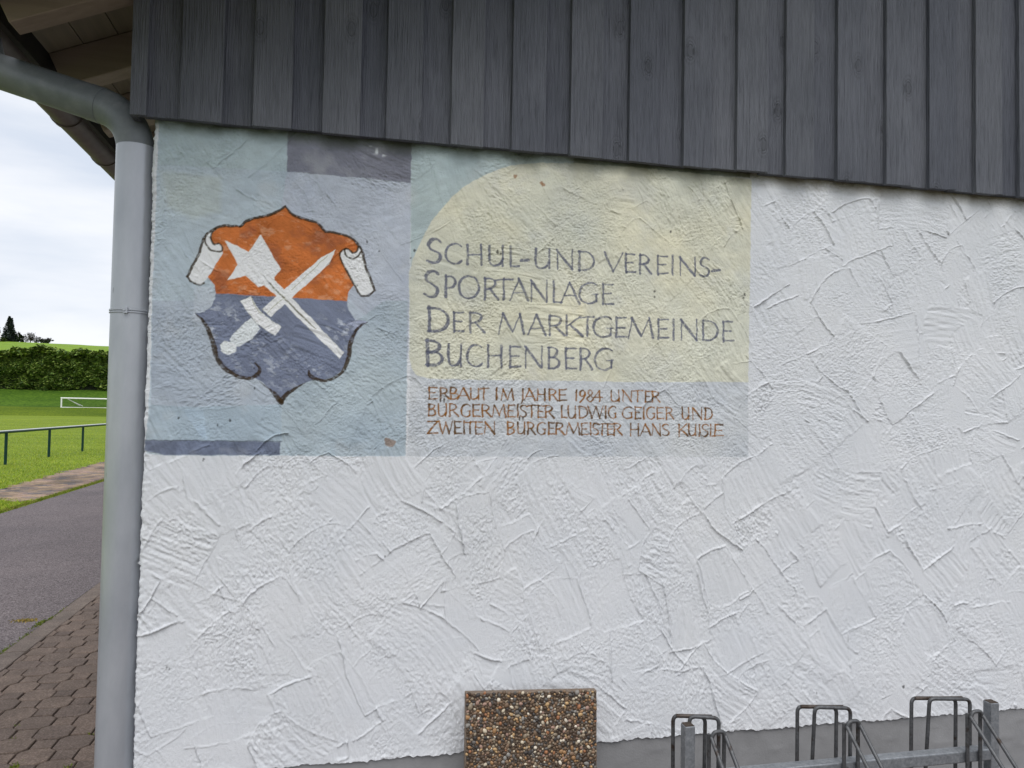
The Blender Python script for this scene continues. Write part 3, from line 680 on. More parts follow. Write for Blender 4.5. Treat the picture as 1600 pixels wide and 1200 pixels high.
# ---------- lettering: brushed roman capitals drawn as tapered strokes
A_, N_ = 1.0, .62     # thick, thin
def cv(P, n=5): return [tuple(q) for q in crs(P, n)]
Gl = {
 'I': [([(.5, 1), (.5, .5), (.5, 0)], [1.1, .85, 1.1])],
 'J': [([(.62, 1), (.6, .4), (.52, -.1), (.2, -.33)], [1.1, .95, .8, .45])],
 'L': [([(.1, 1), (.12, .5), (.1, 0)], [1, .9, 1]), ([(.1, .02), (.98, .02)], [.7, .85])],
 'T': [([(0, .93), (.5, .97), (1, .97)], [.7, .7, .8]), ([(.52, .97), (.5, .5), (.5, 0)], [.9, .9, 1])],
 'E': [([(.12, 1), (.12, .5), (.12, 0)], [1, .9, 1]), ([(.1, .97), (.95, .97)], [.7, .8]), ([(.12, .52), (.8, .52)], [.65, .75]), ([(.1, .03), (1, .04)], [.7, .85])],
 'H': [([(.08, 1), (.1, .5), (.08, 0)], [1, .9, 1]), ([(.92, 1), (.9, .5), (.92, 0)], [1, .9, 1]), ([(.1, .5), (.9, .52)], [.65, .65])],
 'N': [([(.08, 0), (.08, 1)], [.6, .7]), ([(.06, 1), (.94, 0)], [1.1, 1.1]), ([(.94, 0), (.94, 1)], [.7, .6])],
 'V': [([(0, 1), (.5, 0)], [1.15, 1]), ([(.5, 0), (1, 1)], [.7, .55])],
 'A': [([(0, 0), (.5, 1)], [.6, .7]), ([(.48, 1), (1, 0)], [1.0, 1.15]), ([(.17, .33), (.82, .33)], [.55, .55])],
 'M': [([(0, 0), (.16, 1)], [.65, .6]), ([(.15, 1), (.52, .12)], [1.05, 1]), ([(.52, .12), (.84, 1)], [.6, .6]), ([(.84, 1), (1, 0)], [.95, 1.1])],
 'W': [([(0, 1), (.27, 0)], [1.05, 1]), ([(.27, 0), (.52, .95)], [.6, .6]), ([(.5, .95), (.76, 0)], [1, 1]), ([(.76, 0), (1, 1)], [.6, .6])],
 'Z': [([(.05, .97), (.97, .97)], [.75, .75]), ([(.97, .97), (.03, .03)], [.95, 1.1]), ([(.03, .03), (1, .04)], [.8, .9])],
 'K': [([(.1, 1), (.1, 0)], [1, 1]), ([(.9, 1), (.14, .48)], [.75, .6]), ([(.3, .58), (1, 0)], [.95, 1.15])],
 'U': [(cv([(.08, 1), (.08, .45), (.14, .12), (.4, 0), (.7, .08), (.9, .3)]), None), ([(.92, 1), (.92, .5), (.92, 0)], [.85, .8, .95])],
 'D': [([(.1, 1), (.1, 0)], [1, 1]), (cv([(.05, .98), (.45, .96), (.82, .8), (.97, .48), (.82, .17), (.45, .02), (.05, .02)]), None)],
 'O': [(cv([(.5, 1), (.17, .88), (.03, .5), (.17, .12), (.5, 0), (.83, .12), (.97, .5), (.83, .88), (.5, 1)]), None)],
 'C': [(cv([(.97, .86), (.75, .98), (.45, .97), (.16, .8), (.04, .48), (.16, .16), (.48, .01), (.76, .02), (1, .13)]), None)],
 'G': [(cv([(.95, .88), (.72, .99), (.42, .96), (.14, .78), (.04, .46), (.16, .15), (.48, .0), (.75, .04), (.92, .14)]), None), ([(.92, .46), (.92, .1)], [.9, .9]), ([(.7, .46), (1.0, .46)], [.5, .5])],
 'S': [(cv([(.9, .87), (.66, .99), (.34, .96), (.14, .78), (.25, .61), (.52, .5), (.8, .38), (.88, .2), (.68, .03), (.35, 0), (.06, .1)]), None)],
 'P': [([(.12, 1), (.12, 0)], [1, 1.05]), (cv([(.05, .98), (.5, .98), (.88, .86), (.9, .64), (.6, .48), (.15, .45)]), None)],
 'R': [([(.1, 1), (.1, 0)], [1, 1.05]), (cv([(.05, .98), (.45, .98), (.76, .86), (.76, .66), (.5, .52), (.14, .48)]), None), ([(.42, .5), (1, 0)], [.9, 1.1])],
 'B': [([(.12, 1), (.12, 0)], [1, 1]), (cv([(.05, .98), (.45, .98), (.76, .87), (.76, .68), (.5, .54), (.14, .53)]), None), (cv([(.14, .53), (.6, .52), (.92, .38), (.9, .16), (.55, .02), (.05, .02)]), None)],
 '-': [([(.05, .38), (.95, .42)], [1.25, 1.15])],
 '1': [([(.2, .78), (.5, 1)], [.5, .7]), ([(.5, 1), (.5, 0)], [.9, .95])],
 '9': [(cv([(.88, .78), (.6, 1), (.2, .88), (.12, .6), (.42, .42), (.8, .55), (.9, .78)]), None), (cv([(.9, .78), (.88, .5), (.6, .1), (.15, -.15)]), None)],
 '8': [(cv([(.5, .55), (.82, .75), (.5, 1), (.18, .75), (.5, .55), (.92, .27), (.5, 0), (.08, .27), (.5, .55)]), None)],
 '4': [([(.68, 1), (.05, .32)], [.7, .6]), ([(.05, .32), (1, .34)], [.7, .8]), ([(.66, .95), (.66, -.05)], [.9, .95])],
}
def width_of(dx, dy):      # broad brush held at an angle
    a = math.atan2(dy, dx); return .62+.45*abs(math.sin(a+R(25)))**1.3
def letter(ch, x0, x1, yt, yb, org, wt, col, cid, op=.9, col2=None):
    um = ch in 'ÜÖÄ'; ch = {'Ü': 'U'}.get(ch, ch)
    for P, Wd in Gl[ch]:
        if Wd is None:
            Wd = []
            for i in range(len(P)):
                a, b_ = P[max(i-1, 0)], P[min(i+1, len(P)-1)]; Wd.append(width_of((b_[0]-a[0])*(x1-x0), (b_[1]-a[1])*(yb-yt)))
        P2 = []; W2 = []
        for i in range(len(P)-1):
            for k in range(3 if len(P) < 4 else 1):
                t_ = k/(3 if len(P) < 4 else 1); P2.append((P[i][0]*(1-t_)+P[i+1][0]*t_, P[i][1]*(1-t_)+P[i+1][1]*t_)); W2.append(Wd[i]*(1-t_)+Wd[i+1]*t_)
        P2.append(P[-1]); W2.append(Wd[-1])
        jx, jy = random.gauss(0, .012), random.gauss(0, .012)
        pw = [at(org[0]+(x0+(p[0]+jx)*(x1-x0))/2.963, org[1]+(yb+(yt-yb)*(p[1]+jy))/2.963) for p in P2]
        w_, c_ = strokecov(pw, [wt*.5*q*random.uniform(.92, 1.1) for q in W2], .0022)
        drop = 1-.35*np.clip(vn(GX[w_]*190, GZ[w_]*190, 141)*1.8-.4, 0, 1)-.15*np.clip(vn(GX[w_]*40, GZ[w_]*40, 142)*2-.4, 0, 1)
        cc = np.array(srgb(*col, 1.5, 1.0 if cid == 3 else 1.15))
        lay(w_, c_*drop, cc, cid, op, .15, 30, 143)
        if col2:
            mk = np.clip(vn(GX[w_]*30, GZ[w_]*30, 145)*3, 0, 1); lay(w_, c_*drop*mk, srgb(*col2, 1.5, 1.1), cid, .75)
    if um:
        for q in (.28, .72):
            pw = [at(org[0]+(x0+q*(x1-x0))/2.963, org[1]+(yt-k)/2.963) for k in (22, 10)]
            w_, c_ = strokecov(pw, [wt*.55, wt*.35], .0022); lay(w_, c_, srgb(*(col2 or col), 1.5), cid, op)
L1 = [('S', 75, 150, 1), ('C', 163, 240), ('H', 262, 338), ('U', 362, 437), ('L', 462, 508), ('-', 513, 555), ('U', 578, 655), ('N', 678, 757), ('D', 778, 857), ('V', 903, 985), ('E', 995, 1045), ('R', 1062, 1117), ('E', 1143, 1195), ('I', 1205, 1229), ('N', 1245, 1325), ('S', 1340, 1392), ('-', 1397, 1435)]
L2 = [('S', 65, 140, 1), ('P', 162, 215), ('O', 225, 325), ('R', 343, 412), ('T', 393, 478), ('A', 465, 547), ('N', 557, 640), ('L', 662, 705), ('A', 700, 785), ('G', 783, 870), ('E', 888, 945)]
L3 = [('D', 80, 182, 1), ('E', 200, 250), ('R', 275, 347), ('M', 415, 530), ('A', 548, 630), ('R', 643, 717), ('K', 720, 802), ('T', 793, 855), ('G', 848, 940), ('E', 952, 1005), ('M', 1013, 1127), ('E', 1145, 1200), ('I', 1210, 1234), ('N', 1252, 1335), ('D', 1353, 1430), ('E', 1447, 1500)]
L4 = [('B', 72, 155, 1), ('U', 175, 243), ('C', 262, 335), ('H', 358, 432), ('E', 458, 515), ('N', 530, 615), ('B', 637, 695), ('E', 717, 770), ('R', 785, 847), ('G', 855, 942)]
GREY = (86, 89, 104)
for line, c0, c1, bs, ch_, yt0, yb0 in ((L1, 110, 1392, None, None, (115, 188), (208, 274)), (L2, 110, 945, None, None, (264, 308), (366, 403)), (L3, 110, 1500, None, None, (432, 480), (526, 573)), (L4, 110, 940, None, None, (584, 608), (684, 706))):
    for it in line:
        ch, x0, x1 = it[:3]; xm = (x0+x1)/2; f = (xm-c0)/(c1-c0)
        yt = yt0[0]+(yt0[1]-yt0[0])*f; yb = yb0[0]+(yb0[1]-yb0[0])*f; wt = .0090
        if len(it) > 3: yt -= 17; wt = .0124
        letter(ch, x0, x1, yt, yb, (640, 340), wt, GREY, 3)
s1 = [('E', 85, 130), ('R', 140, 182), ('B', 187, 226), ('A', 222, 276), ('U', 280, 322), ('T', 320, 368), ('I', 396, 410), ('M', 424, 482), ('J', 512, 532), ('A', 528, 582), ('H', 590, 630), ('R', 643, 686), ('E', 690, 728), ('1', 764, 780), ('9', 784, 814), ('8', 818, 852), ('4', 854, 893), ('U', 930, 972), ('N', 985, 1030), ('T', 1033, 1080), ('E', 1088, 1117), ('R', 1120, 1160)]
s2 = [('B', 84, 122), ('Ü', 132, 172), ('R', 182, 226), ('G', 236, 282), ('E', 290, 326), ('R', 333, 376), ('M', 383, 446), ('E', 452, 488), ('I', 494, 506), ('S', 510, 546), ('T', 540, 590), ('E', 590, 624), ('R', 626, 668), ('L', 702, 727), ('U', 730, 770), ('D', 782, 826), ('W', 826, 896), ('I', 902, 914), ('G', 918, 957), ('G', 985, 1030), ('E', 1040, 1072), ('I', 1078, 1090), ('G', 1096, 1136), ('E', 1144, 1176), ('R', 1184, 1222), ('U', 1260, 1295), ('N', 1308, 1355), ('D', 1365, 1404)]
s3 = [('Z', 80, 130), ('W', 133, 200), ('E', 205, 240), ('I', 246, 258), ('T', 258, 302), ('E', 302, 338), ('N', 345, 396), ('B', 450, 486), ('Ü', 497, 536), ('R', 545, 582), ('G', 590, 630), ('E', 640, 672), ('R', 676, 716), ('M', 726, 788), ('E', 794, 826), ('I', 832, 844), ('S', 846, 878), ('T', 868, 914), ('E', 914, 942), ('R', 944, 984), ('H', 1020, 1062), ('A', 1066, 1116), ('N', 1122, 1162), ('S', 1168, 1202), ('K', 1242, 1288), ('U', 1290, 1328), ('I', 1336, 1348), ('S', 1350, 1384), ('L', 1390, 1416), ('E', 1410, 1452)]
BR1, BR2 = (118, 78, 32), (62, 50, 32)
for line, c0, c1, yt0, yb0 in ((s1, 105, 1140, (74, 92), (128, 143)), (s2, 100, 1385, (151, 170), (208, 224)), (s3, 100, 1430, (231, 247), (288, 301))):
    for ch, x0, x1 in line:
        f = ((x0+x1)/2-c0)/(c1-c0); letter(ch, x0, x1, yt0[0]+(yt0[1]-yt0[0])*f, yb0[0]+(yb0[1]-yb0[0])*f, (640, 580), .0063, BR1, 4, .95, BR2)

# chips, holes and stains in the plaster paint
def blob(x_, y_, rx, ry, col, op=1, seed=0, cid=None):
    P = [at(x_+rx*math.cos(a)*random.uniform(.7, 1.2), y_+ry*math.sin(a)*random.uniform(.7, 1.2)) for a in np.linspace(0, 2*math.pi, 11)[:-1]]
    w_, c_ = fillcov(P, .003); lay(w_, c_, srgb(*col), cid, op)
blob(611, 692, 9, 6, (158, 140, 128)); blob(605, 687, 5, 4, (150, 132, 120))
for x_, y_, r_ in ((573, 378, 2), (592, 392, 1.6), (558, 446, 1.3), (648, 391, 2.4), (642, 403, 1.3), (279, 653, 1.8), (340, 664, 1.6), (359, 657, 2.3), (319, 717, 1.6), (318, 720, 1.2), (1023, 455, 2.0), (1023, 464, 1.8), (1411, 1073, 2.6), (260, 1043, 1.6), (264, 1046, 1.3), (1048, 362, 2), (777, 393, 3), (782, 396, 2), (1276, 1083, 1), (1163, 460, 2.2), (1161, 465, 1.6), (1301, 1018, .0), (398, 606, 2), (602, 870, 1.4), (540, 578, 1.5)):
    if r_: blob(x_, y_, r_*.9, r_*1.15, (44, 42, 38), .8)
for x_, y_ in ((805, 275), (849, 289), (847, 286)): blob(x_, y_, 3, 3.4, (176, 120, 60), .8)
for x_, y_, r_ in ((590, 236, 9), (598, 240, 6), (578, 232, 5)):
    w_, c_ = fillcov([at(x_+r_*math.cos(a), y_+r_*.7*math.sin(a)) for a in np.linspace(0, 6.28, 12)[:-1]], .01)
    lay(w_, c_*np.clip(vn(GX[w_]*90, GZ[w_]*90, 151)*2+.2, 0, 1), srgb(190, 195, 200, K))
# yellowish tint in hollows of the white plaster, algae / dust stain plus painted board shadow under the boards
wh = cover == 0
yel = np.clip(fbm(GX*2.2, GZ*2.2, 153, 4)*1.8, 0, 1)*wh*.12
C[:] = C*(1-yel[..., None])+np.array((.72, .71, .66), np.float32)*yel[..., None]
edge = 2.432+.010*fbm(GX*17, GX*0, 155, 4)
alg_shade = np.clip((GZ-edge)/.045, 0, 1)*np.clip(.85+.35*fbm(GX*26, GZ*40, 157, 4), 0, 1)
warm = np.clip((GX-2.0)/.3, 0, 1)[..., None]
alg_shade_col = np.array((.09, .11, .075), np.float32)*(1-warm)+np.array((.17, .135, .07), np.float32)*warm
C[:] = C*(1-.85*alg_shade[..., None])+alg_shade_col*.85*alg_shade[..., None]
grime = np.clip(.5-np.abs(Hh+.0006)/.002, 0, 1)*0
np.clip(C, .01, .9, out=C)

# ---------- split the one plaster surface into wall, mural, arms and lettering
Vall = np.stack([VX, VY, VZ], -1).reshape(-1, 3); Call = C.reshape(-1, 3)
I = np.arange(nx*nz).reshape(nz, nx)
Fall = np.stack([I[:-1, :-1], I[:-1, 1:], I[1:, 1:], I[1:, :-1]], -1).reshape(-1, 4)
fc = np.maximum(np.maximum(cover[:-1, :-1], cover[:-1, 1:]), np.maximum(cover[1:, 1:], cover[1:, :-1])).reshape(-1)
def sub(name, cid, parent, label=None):
    f = Fall[fc == cid]; used, inv = np.unique(f, return_inverse=True)
    me = mesh_np(name, Vall[used], inv.reshape(-1, 4), Call[used])
    o = link(name, me, M['plaster'], parent)
    if label: o['label'] = label
    return o
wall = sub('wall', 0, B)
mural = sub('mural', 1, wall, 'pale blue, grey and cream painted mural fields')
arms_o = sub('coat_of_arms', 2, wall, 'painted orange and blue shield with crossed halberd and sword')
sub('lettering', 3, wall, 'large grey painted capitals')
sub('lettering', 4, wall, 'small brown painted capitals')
del Vall, Call, Fall, fc
# plain continuation of the walls
mb = MB()
mb.box((3.75, .0005, ZPL), (7.6, .24, 3.6)); o = child('gable_wall', mb.mesh('gable_wall'), 'plaster', B)
a_ = o.data.attributes.new('paint', 'FLOAT_COLOR', 'POINT'); a_.data.foreach_set('color', [.74, .75, .79, 1]*len(o.data.vertices))
mb = MB(); mb.box((.001, .158, ZPL), (.24, 12, 2.9)); mb.box((.02, .03, 2.6), (3.75, .24, 4.0)); mb.box((.03, .06, .0), (3.75, .24, 2.6))
mb.box((7.3, .24, 0), (7.6, 12, 2.9)); mb.box((.24, 11.76, 0), (7.3, 12, 2.9))
o = child('side_wall', mb.mesh('side_wall'), 'plaster', B)
a_ = o.data.attributes.new('paint', 'FLOAT_COLOR', 'POINT'); a_.data.foreach_set('color', [.74, .75, .79, 1]*len(o.data.vertices))
# plinth with trowelled relief
px_ = axis([(.006, 3.75, .008), (3.75, 7.6, .3)]); pz_ = axis([(-.05, ZPL+.01, .008)])
A, Bz = np.meshgrid(px_, pz_)
hy = .0012*fbm(A*20, Bz*20, 161, 3)+.0016*np.clip(vn(A*14, Bz*30, 162)-.5, 0, 1)*3
V = np.stack([A, .006-hy, Bz], -1).reshape(-1, 3); I = np.arange(A.size).reshape(A.shape)
me = mesh_np('plinth', V, np.stack([I[:-1, :-1], I[:-1, 1:], I[1:, 1:], I[1:, :-1]], -1).reshape(-1, 4)); smooth(me); child('plinth', me, 'plinth', B)
mb = MB(); mb.box((.006, .007, -.05), (.03, 12, ZPL-.001)); child('side_plinth', mb.mesh('side_plinth'), 'plinth', B)

# ---------- cladding boards
TAN = .43                     # roof slope
def under(x, y=0): return 2.804+TAN*(x+.2)+.14      # underside of the soffit boards
def boardmesh(x0, x1, zb0, zb1, yf, yb, step=None):
    bm = bmesh.new(); n = 6
    pts = [(x0, zb0), (x1, zb1)] if not step else [(x0, zb0), (step[0], zb0-.0005), (step[0], zb0+step[1]), (x1, zb1+step[1])]
    top = [(x1, under(x1)-.002), (x0, under(x0)-.002)]
    P = pts+top
    vf = [bm.verts.new((p[0], yf, p[1])) for p in P]; vb = [bm.verts.new((p[0], yb, p[1])) for p in P]
    bm.faces.new(vf[::1]); bm.faces.new(vb[::-1])
    for i in range(len(P)):
        j = (i+1) % len(P); bm.faces.new((vf[j], vf[i], vb[i], vb[j]))
    ed = [e for e in bm.edges if abs(e.verts[0].co.y-yf) < 1e-6 and abs(e.verts[1].co.y-yf) < 1e-6]
    bmesh.ops.bevel(bm, geom=ed, offset=.0022, segments=2, affect='EDGES', profile=.6)
    bmesh.ops.recalc_face_normals(bm, faces=bm.faces[:])
    me = bpy.data.meshes.new('board'); bm.to_mesh(me); bm.free(); return me
YP, YR = -.050, -.028
proud = [(202, 228), (280, 346.5), (394, 455), (503, 562), (602.5, 658), (704, 755), (799, 852), (891, 941.5), (983, 1029), (1068, 1112), (1151.5, 1200), (1228, 1272), (1309, 1353), (1385.6, 1425), (1453, 1495), (1525.6, 1567), (1594, 1632)]
ZB = 2.478
def xat(p, y): return at(p, 178+.095*(p-205), y)[0]
P = [(xat(a, YP), xat(b_, YP)) for a, b_ in proud]
while P[-1][1] < 7.5: P.append((P[-1][0]+.262+random.uniform(-.01, .01), P[-1][0]+.262+.155))
for i, (x0, x1) in enumerate(P):
    j = random.uniform(-.002, .002); st_ = None
    if i in (11, 12, 14, 15): st_ = (x0+(x1-x0)*random.uniform(.62, .85), random.choice([.004, .003]))
    me = boardmesh(x0, x1, ZB+j, ZB+j+random.uniform(-.002, .002), YP+random.uniform(-.0015, .0015), YR-.0008, st_)
    child('board', me, 'board', B)
    if i+1 < len(P):
        a, b_ = x1-.02, P[i+1][0]+.02; j = random.uniform(-.003, .002)
        if i == 0: a = x1-.01
        child('board', boardmesh(a, b_, ZB+.006+j, ZB+.006+j+random.uniform(-.002, .002), YR, -.0045), 'board', B)
# side return board at the corner
mb = MB(); mb.box((P[0][0]-.001, YR, ZB+.001), (P[0][0]+.02, .02, under(P[0][0])-.003)); child('corner_board', mb.mesh('corner_board', bevel=.002), 'board', B)

# ---------- roof
roof = empty('roof', (0, 0, 0)); roof.parent = B
XE = -.462; XR = 4.0; YG = -.62
def slope_prism(x0, x1, y0, y1, dz0, dz1, name, m, plumb=True, tail=0):
    """bar following the roof slope; dz measured vertically from the soffit underside"""
    V = []
    for y in (y0, y1):
        V += [(x0+tail, y, under(x0+tail)+dz0), (x1, y, under(x1)+dz0), (x1, y, under(x1)+dz1), (x0, y, under(x0)+dz1)]
    mb = MB(); mb.add(V, [[0, 1, 2, 3], [7, 6, 5, 4], [0, 4, 5, 1], [1, 5, 6, 2], [2, 6, 7, 3], [3, 7, 4, 0]])
    return child(name, mb.mesh(name, bevel=.003, seg=1), m, roof)
ys_r = [-.57, -.09]+[.39+.48*k for k in range(24)]
for y in ys_r:
    slope_prism(XE+.002, XR, y, y+.088, -.14, -.0015, 'rafter', 'rafter', tail=.055)
# soffit boards run along the eave (a new board every 0.15 m up the slope)
x = XE; k = 0
while x < XR:
    x1 = x+.117; g = .004
    V = []
    for xx_ in (x+g/2, x1-g/2):
        for dz in (0, .02): V += [(xx_, YG, under(xx_)+dz), (xx_, 12.3, under(xx_)+dz)]
    mb = MB(); mb.add(V, [[0, 4, 5, 1], [2, 3, 7, 6], [0, 1, 3, 2], [4, 6, 7, 5], [0, 2, 6, 4], [1, 5, 7, 3]])
    child('soffit_board', mb.mesh('soffit_board'), 'soffit', roof); x = x1; k += 1
# roof covering above, both slopes
def deck(x0, x1, s, name):
    zz = lambda x_: under(XR)+.026-abs(x_-XR)*TAN
    V = [(x0, YG-.03, zz(x0)), (x1, YG-.03, zz(x1)), (x1, 12.4, zz(x1)), (x0, 12.4, zz(x0))]; V += [(a, b_, c_+.07) for a, b_, c_ in V]
    mb = MB(); mb.add(V, [[0, 3, 2, 1], [4, 5, 6, 7], [0, 1, 5, 4], [1, 2, 6, 5], [2, 3, 7, 6], [3, 0, 4, 7]]); child(name, mb.mesh(name), 'roof', roof)
deck(XE-.03, XR-.001, 1, 'roof_covering'); deck(XR+.001, 8.4, -1, 'roof_covering')
# eave fascia: dark brown board behind the gutter, eave shade put into its near-black colour
mb = MB(); mb.box((XE-.024, YG, under(XE)-.075), (XE-.002, 12.3, under(XE)+.022)); child('fascia_board', mb.mesh('fascia_board'), 'shaded_wood', roof)
# gutter: half round trough with beaded lip
gut = empty('gutter', (0, 0, 0)); gut.parent = B
gxc, gzc, gr_ = CX-1.222, CZ+1.285, .070
def trough(y0, y1, r, r2, name, m):
    V = []; F = []; n = 18
    for y in (y0, y1):
        for q in (r, r2):
            for k in range(n+1):
                a = math.pi+math.pi*k/n; V.append((gxc+q*math.cos(a), y, gzc+q*math.sin(a)))
    w = n+1
    for k in range(n):
        F += [[k, k+1, 2*w+k+1, 2*w+k], [w+k+1, w+k, 3*w+k, 3*w+k+1]]
    for k in range(n): F += [[k, w+k, w+k+1, k+1], [2*w+k+1, 3*w+k+1, 3*w+k, 2*w+k]]
    F += [[0, 2*w, 3*w, w], [n, w+n, 3*w+n, 2*w+n]]
    mb = MB(); mb.add(V, F); return child(name, mb.mesh(name, sm=True), m, gut)
trough(YG, 12.4, gr_, gr_-.002, 'trough', 'gutter')
mb = MB(); mb.tube([(gxc-gr_-.006, YG, gzc), (gxc-gr_-.006, 12.4, gzc)], .009, 12); child('gutter_lip', mb.mesh('gutter_lip', True), 'gutter', gut)
def gy_at(px_, py_):
    d = FWD*1200+RGT*(px_-800)-UPV*(py_-600); return CY+d[1]*((gxc-CX)/d[0])
for yb_ in (gy_at(103, 203), gy_at(163, 263), 2.1, 2.9, 3.7, 4.5, 5.5, 6.5):
    trough(yb_, yb_+.028, gr_+.005, gr_+.0005, 'gutter_bracket', 'gutter')

# ---------- downpipe
dp = empty('downpipe', (-.072, .06, 0)); dp.parent = B
def dch(name, me, m): 
    o = link(name, me, M[m], dp); o.location = (.072, -.06, 0); return o
zc_ = at(172, 487, .06)[1]
mb = MB(); zz = list(np.linspace(-.03, 2.405, 9)); mb.tube([(-.0675, .06, z) for z in zz], .061, 48); dch('pipe', mb.mesh('pipe', True), 'pipe')
P0 = Vector((-.0685, .06, 2.20)); P1 = Vector((-.0685, .06, 2.508))
d0 = FWD*1200+RGT*(0-800)-UPV*(112-600); P2v = Vector((CX+d0[0]*((gxc+.06-CX)/d0[0]), CY+d0[1]*((gxc+.06-CX)/d0[0]), CZ+d0[2]*((gxc+.06-CX)/d0[0])))
dn = (P2v-P1).normalized(); P2v = P2v+dn*.05; P3 = P2v+Vector((-.02, .0, .10))
nk = bend([P0, P1, P1+dn*.27], .135, 14)+bend([P1+dn*.3, P2v, P3], .04, 6)
mb = MB(); mb.tube(nk, .0585, 44); dch('swan_neck', mb.mesh('swan_neck', True), 'zinc')
# crimped seam ring on the neck, solder seam
d_ = dn; s0 = P1+d_*.17
mb = MB(); mb.tube([s0-d_*.05, s0-d_*.049, s0+d_*.0, s0+d_*.001], [.0585, .0598, .0598, .0585], 44); dch('neck_joint', mb.mesh('neck_joint', True), 'zinc')
# clamp
def ring(z, r, h_): 
    mb = MB(); mb.tube([(-.0675, .06, z-h_), (-.0675, .06, z-h_*.6), (-.0675, .06, z+h_*.6), (-.0675, .06, z+h_)], [r-.002, r, r, r-.002], 48); return mb
mb = ring(zc_+.004, .0645, .0035); m2 = ring(zc_-.004, .0645, .0028)
mb.add(m2.v, m2.f)
ang_ = math.atan2(CY-.06, CX-.35+.08)
cx2, cy2 = -.0675+.0665*math.cos(ang_-.1), .06+.0665*math.sin(ang_-.1)
mb.box((cx2-.007, cy2-.006, zc_-.010), (cx2+.006, cy2+.006, zc_+.010)); mb.tube([(cx2-.004, cy2-.01, zc_+.001), (cx2-.004, cy2+.005, zc_+.001)], .004, 8)
dch('clamp', mb.mesh('clamp', True), 'pipe')
mb = MB(); mb.tube([(-.03, .075, zc_), (0.002, .075, zc_)], .004, 8); dch('clamp_pin', mb.mesh('clamp_pin'), 'galv')

# ================================================================== SLAB (exposed aggregate)
sl = empty('aggregate_slab', (1.27, -.12, 0)); tag(sl, 'upright exposed aggregate concrete slab with brown pebble face leaning against the white wall', 'concrete slab')
sx0, sz0 = at(727, 1074, -.09); sx1, sz1 = at(931, 1070, -.09)
tl = math.atan((sz1-sz0)/(sx1-sx0)); WS = (sx1-sx0); HS = sz0
HS = (sz0+sz1)/2
slM = Matrix.Translation((sx0, -.095, 0))
lean = .05
def sp(x_, d_, z_): return Vector((sx0+x_, -.10+d_+(z_-HS)*lean+.0, z_+(sz1-sz0)*(x_/WS)*(z_/HS)))
V = []
for d_ in (.0, .024):
    for (x_, z_) in ((0, 0), (WS, 0), (WS, HS-.006), (0, HS-.006)): V.append(sp(x_, d_, z_-.0))
mb = MB(); mb.add(V, [[0, 1, 2, 3], [7, 6, 5, 4], [0, 4, 5, 1], [1, 5, 6, 2], [2, 6, 7, 3], [3, 7, 4, 0]])
child('slab_body', mb.mesh('slab_body', bevel=.003), 'slab', sl)
mb = MB(); mb.add([sp(.004, -.0015, .004), sp(WS-.004, -.0015, .004), sp(WS-.004, -.0015, HS-.01), sp(.004, -.0015, HS-.01)], [[0, 1, 2, 3]]); child('mortar_face', mb.mesh('mortar_face'), 'mortar', sl)
bm = bmesh.new(); bmesh.ops.create_icosphere(bm, subdivisions=2, radius=1); ico = np.array([v.co[:] for v in bm.verts]); icf = np.array([[v.index for v in f.verts] for f in bm.faces]); bm.free()
cand = []; grid = {}
pr = np.random.default_rng(3)
for tr in range(30000):
    r_ = pr.choice([.0088, .0072, .0060, .0050, .0040], p=[.03, .16, .36, .29, .16]) if tr < 22000 else .0034
    x_, z_ = pr.uniform(.005, WS-.005), pr.uniform(.15, HS-.007); ci = (int(x_/.02), int(z_/.02)); okk = True
    for a in (-1, 0, 1):
        for b_ in (-1, 0, 1):
            for (x2, z2, r2) in grid.get((ci[0]+a, ci[1]+b_), ()):
                if (x_-x2)**2+(z_-z2)**2 < ((r_+r2)*.80)**2: okk = False; break
            if not okk: break
        if not okk: break
    if okk: grid.setdefault(ci, []).append((x_, z_, r_)); cand.append((x_, z_, r_))
pal = [((70, 56, 44), 22), ((92, 74, 57), 22), ((112, 90, 70), 16), ((132, 118, 98), 12), ((138, 104, 68), 7), ((138, 92, 60), 2.0), ((176, 164, 142), 4.5), ((192, 182, 164), 2.2), ((84, 80, 76), 9), ((54, 50, 48), 8), ((164, 134, 92), 4), ((138, 110, 96), 3), ((122, 118, 112), 6)]
pw_ = np.array([p[1] for p in pal], float); pw_ /= pw_.sum()
Vr = []; Cr = []; Fr = []
for i, (x_, z_, r_) in enumerate(cand):
    e1, e2 = pr.uniform(.85, 1.5), pr.uniform(.8, 1.05); th_ = pr.uniform(0, math.pi)
    v = ico*np.array([r_*e1, r_*.75, r_*e2]); ca, sa_ = math.cos(th_), math.sin(th_)
    v = np.stack([v[:, 0]*ca-v[:, 2]*sa_, v[:, 1], v[:, 0]*sa_+v[:, 2]*ca], -1)
    v += .08*r_*vn(ico[:, 0]*2+i, ico[:, 1]*2+ico[:, 2], i % 50)[:, None]*ico
    c0 = sp(x_, -.0008-pr.uniform(0, .0018), z_); v += np.array(c0[:]); v[:, 0] = np.clip(v[:, 0], sx0+.001, sx0+WS-.001)
    c = np.array(srgb(*pal[pr.choice(len(pal), p=pw_)][0], 1.4, .92))*pr.uniform(.85, 1.15)
    Vr.append(v); Cr.append(np.repeat(c[None], len(v), 0)); Fr.append(icf+i*len(ico))
me = mesh_np('pebbles', np.concatenate(Vr), np.concatenate(Fr), np.concatenate(Cr)); smooth(me)
tag(child('pebbles', me, 'pebble', sl), kind='stuff')

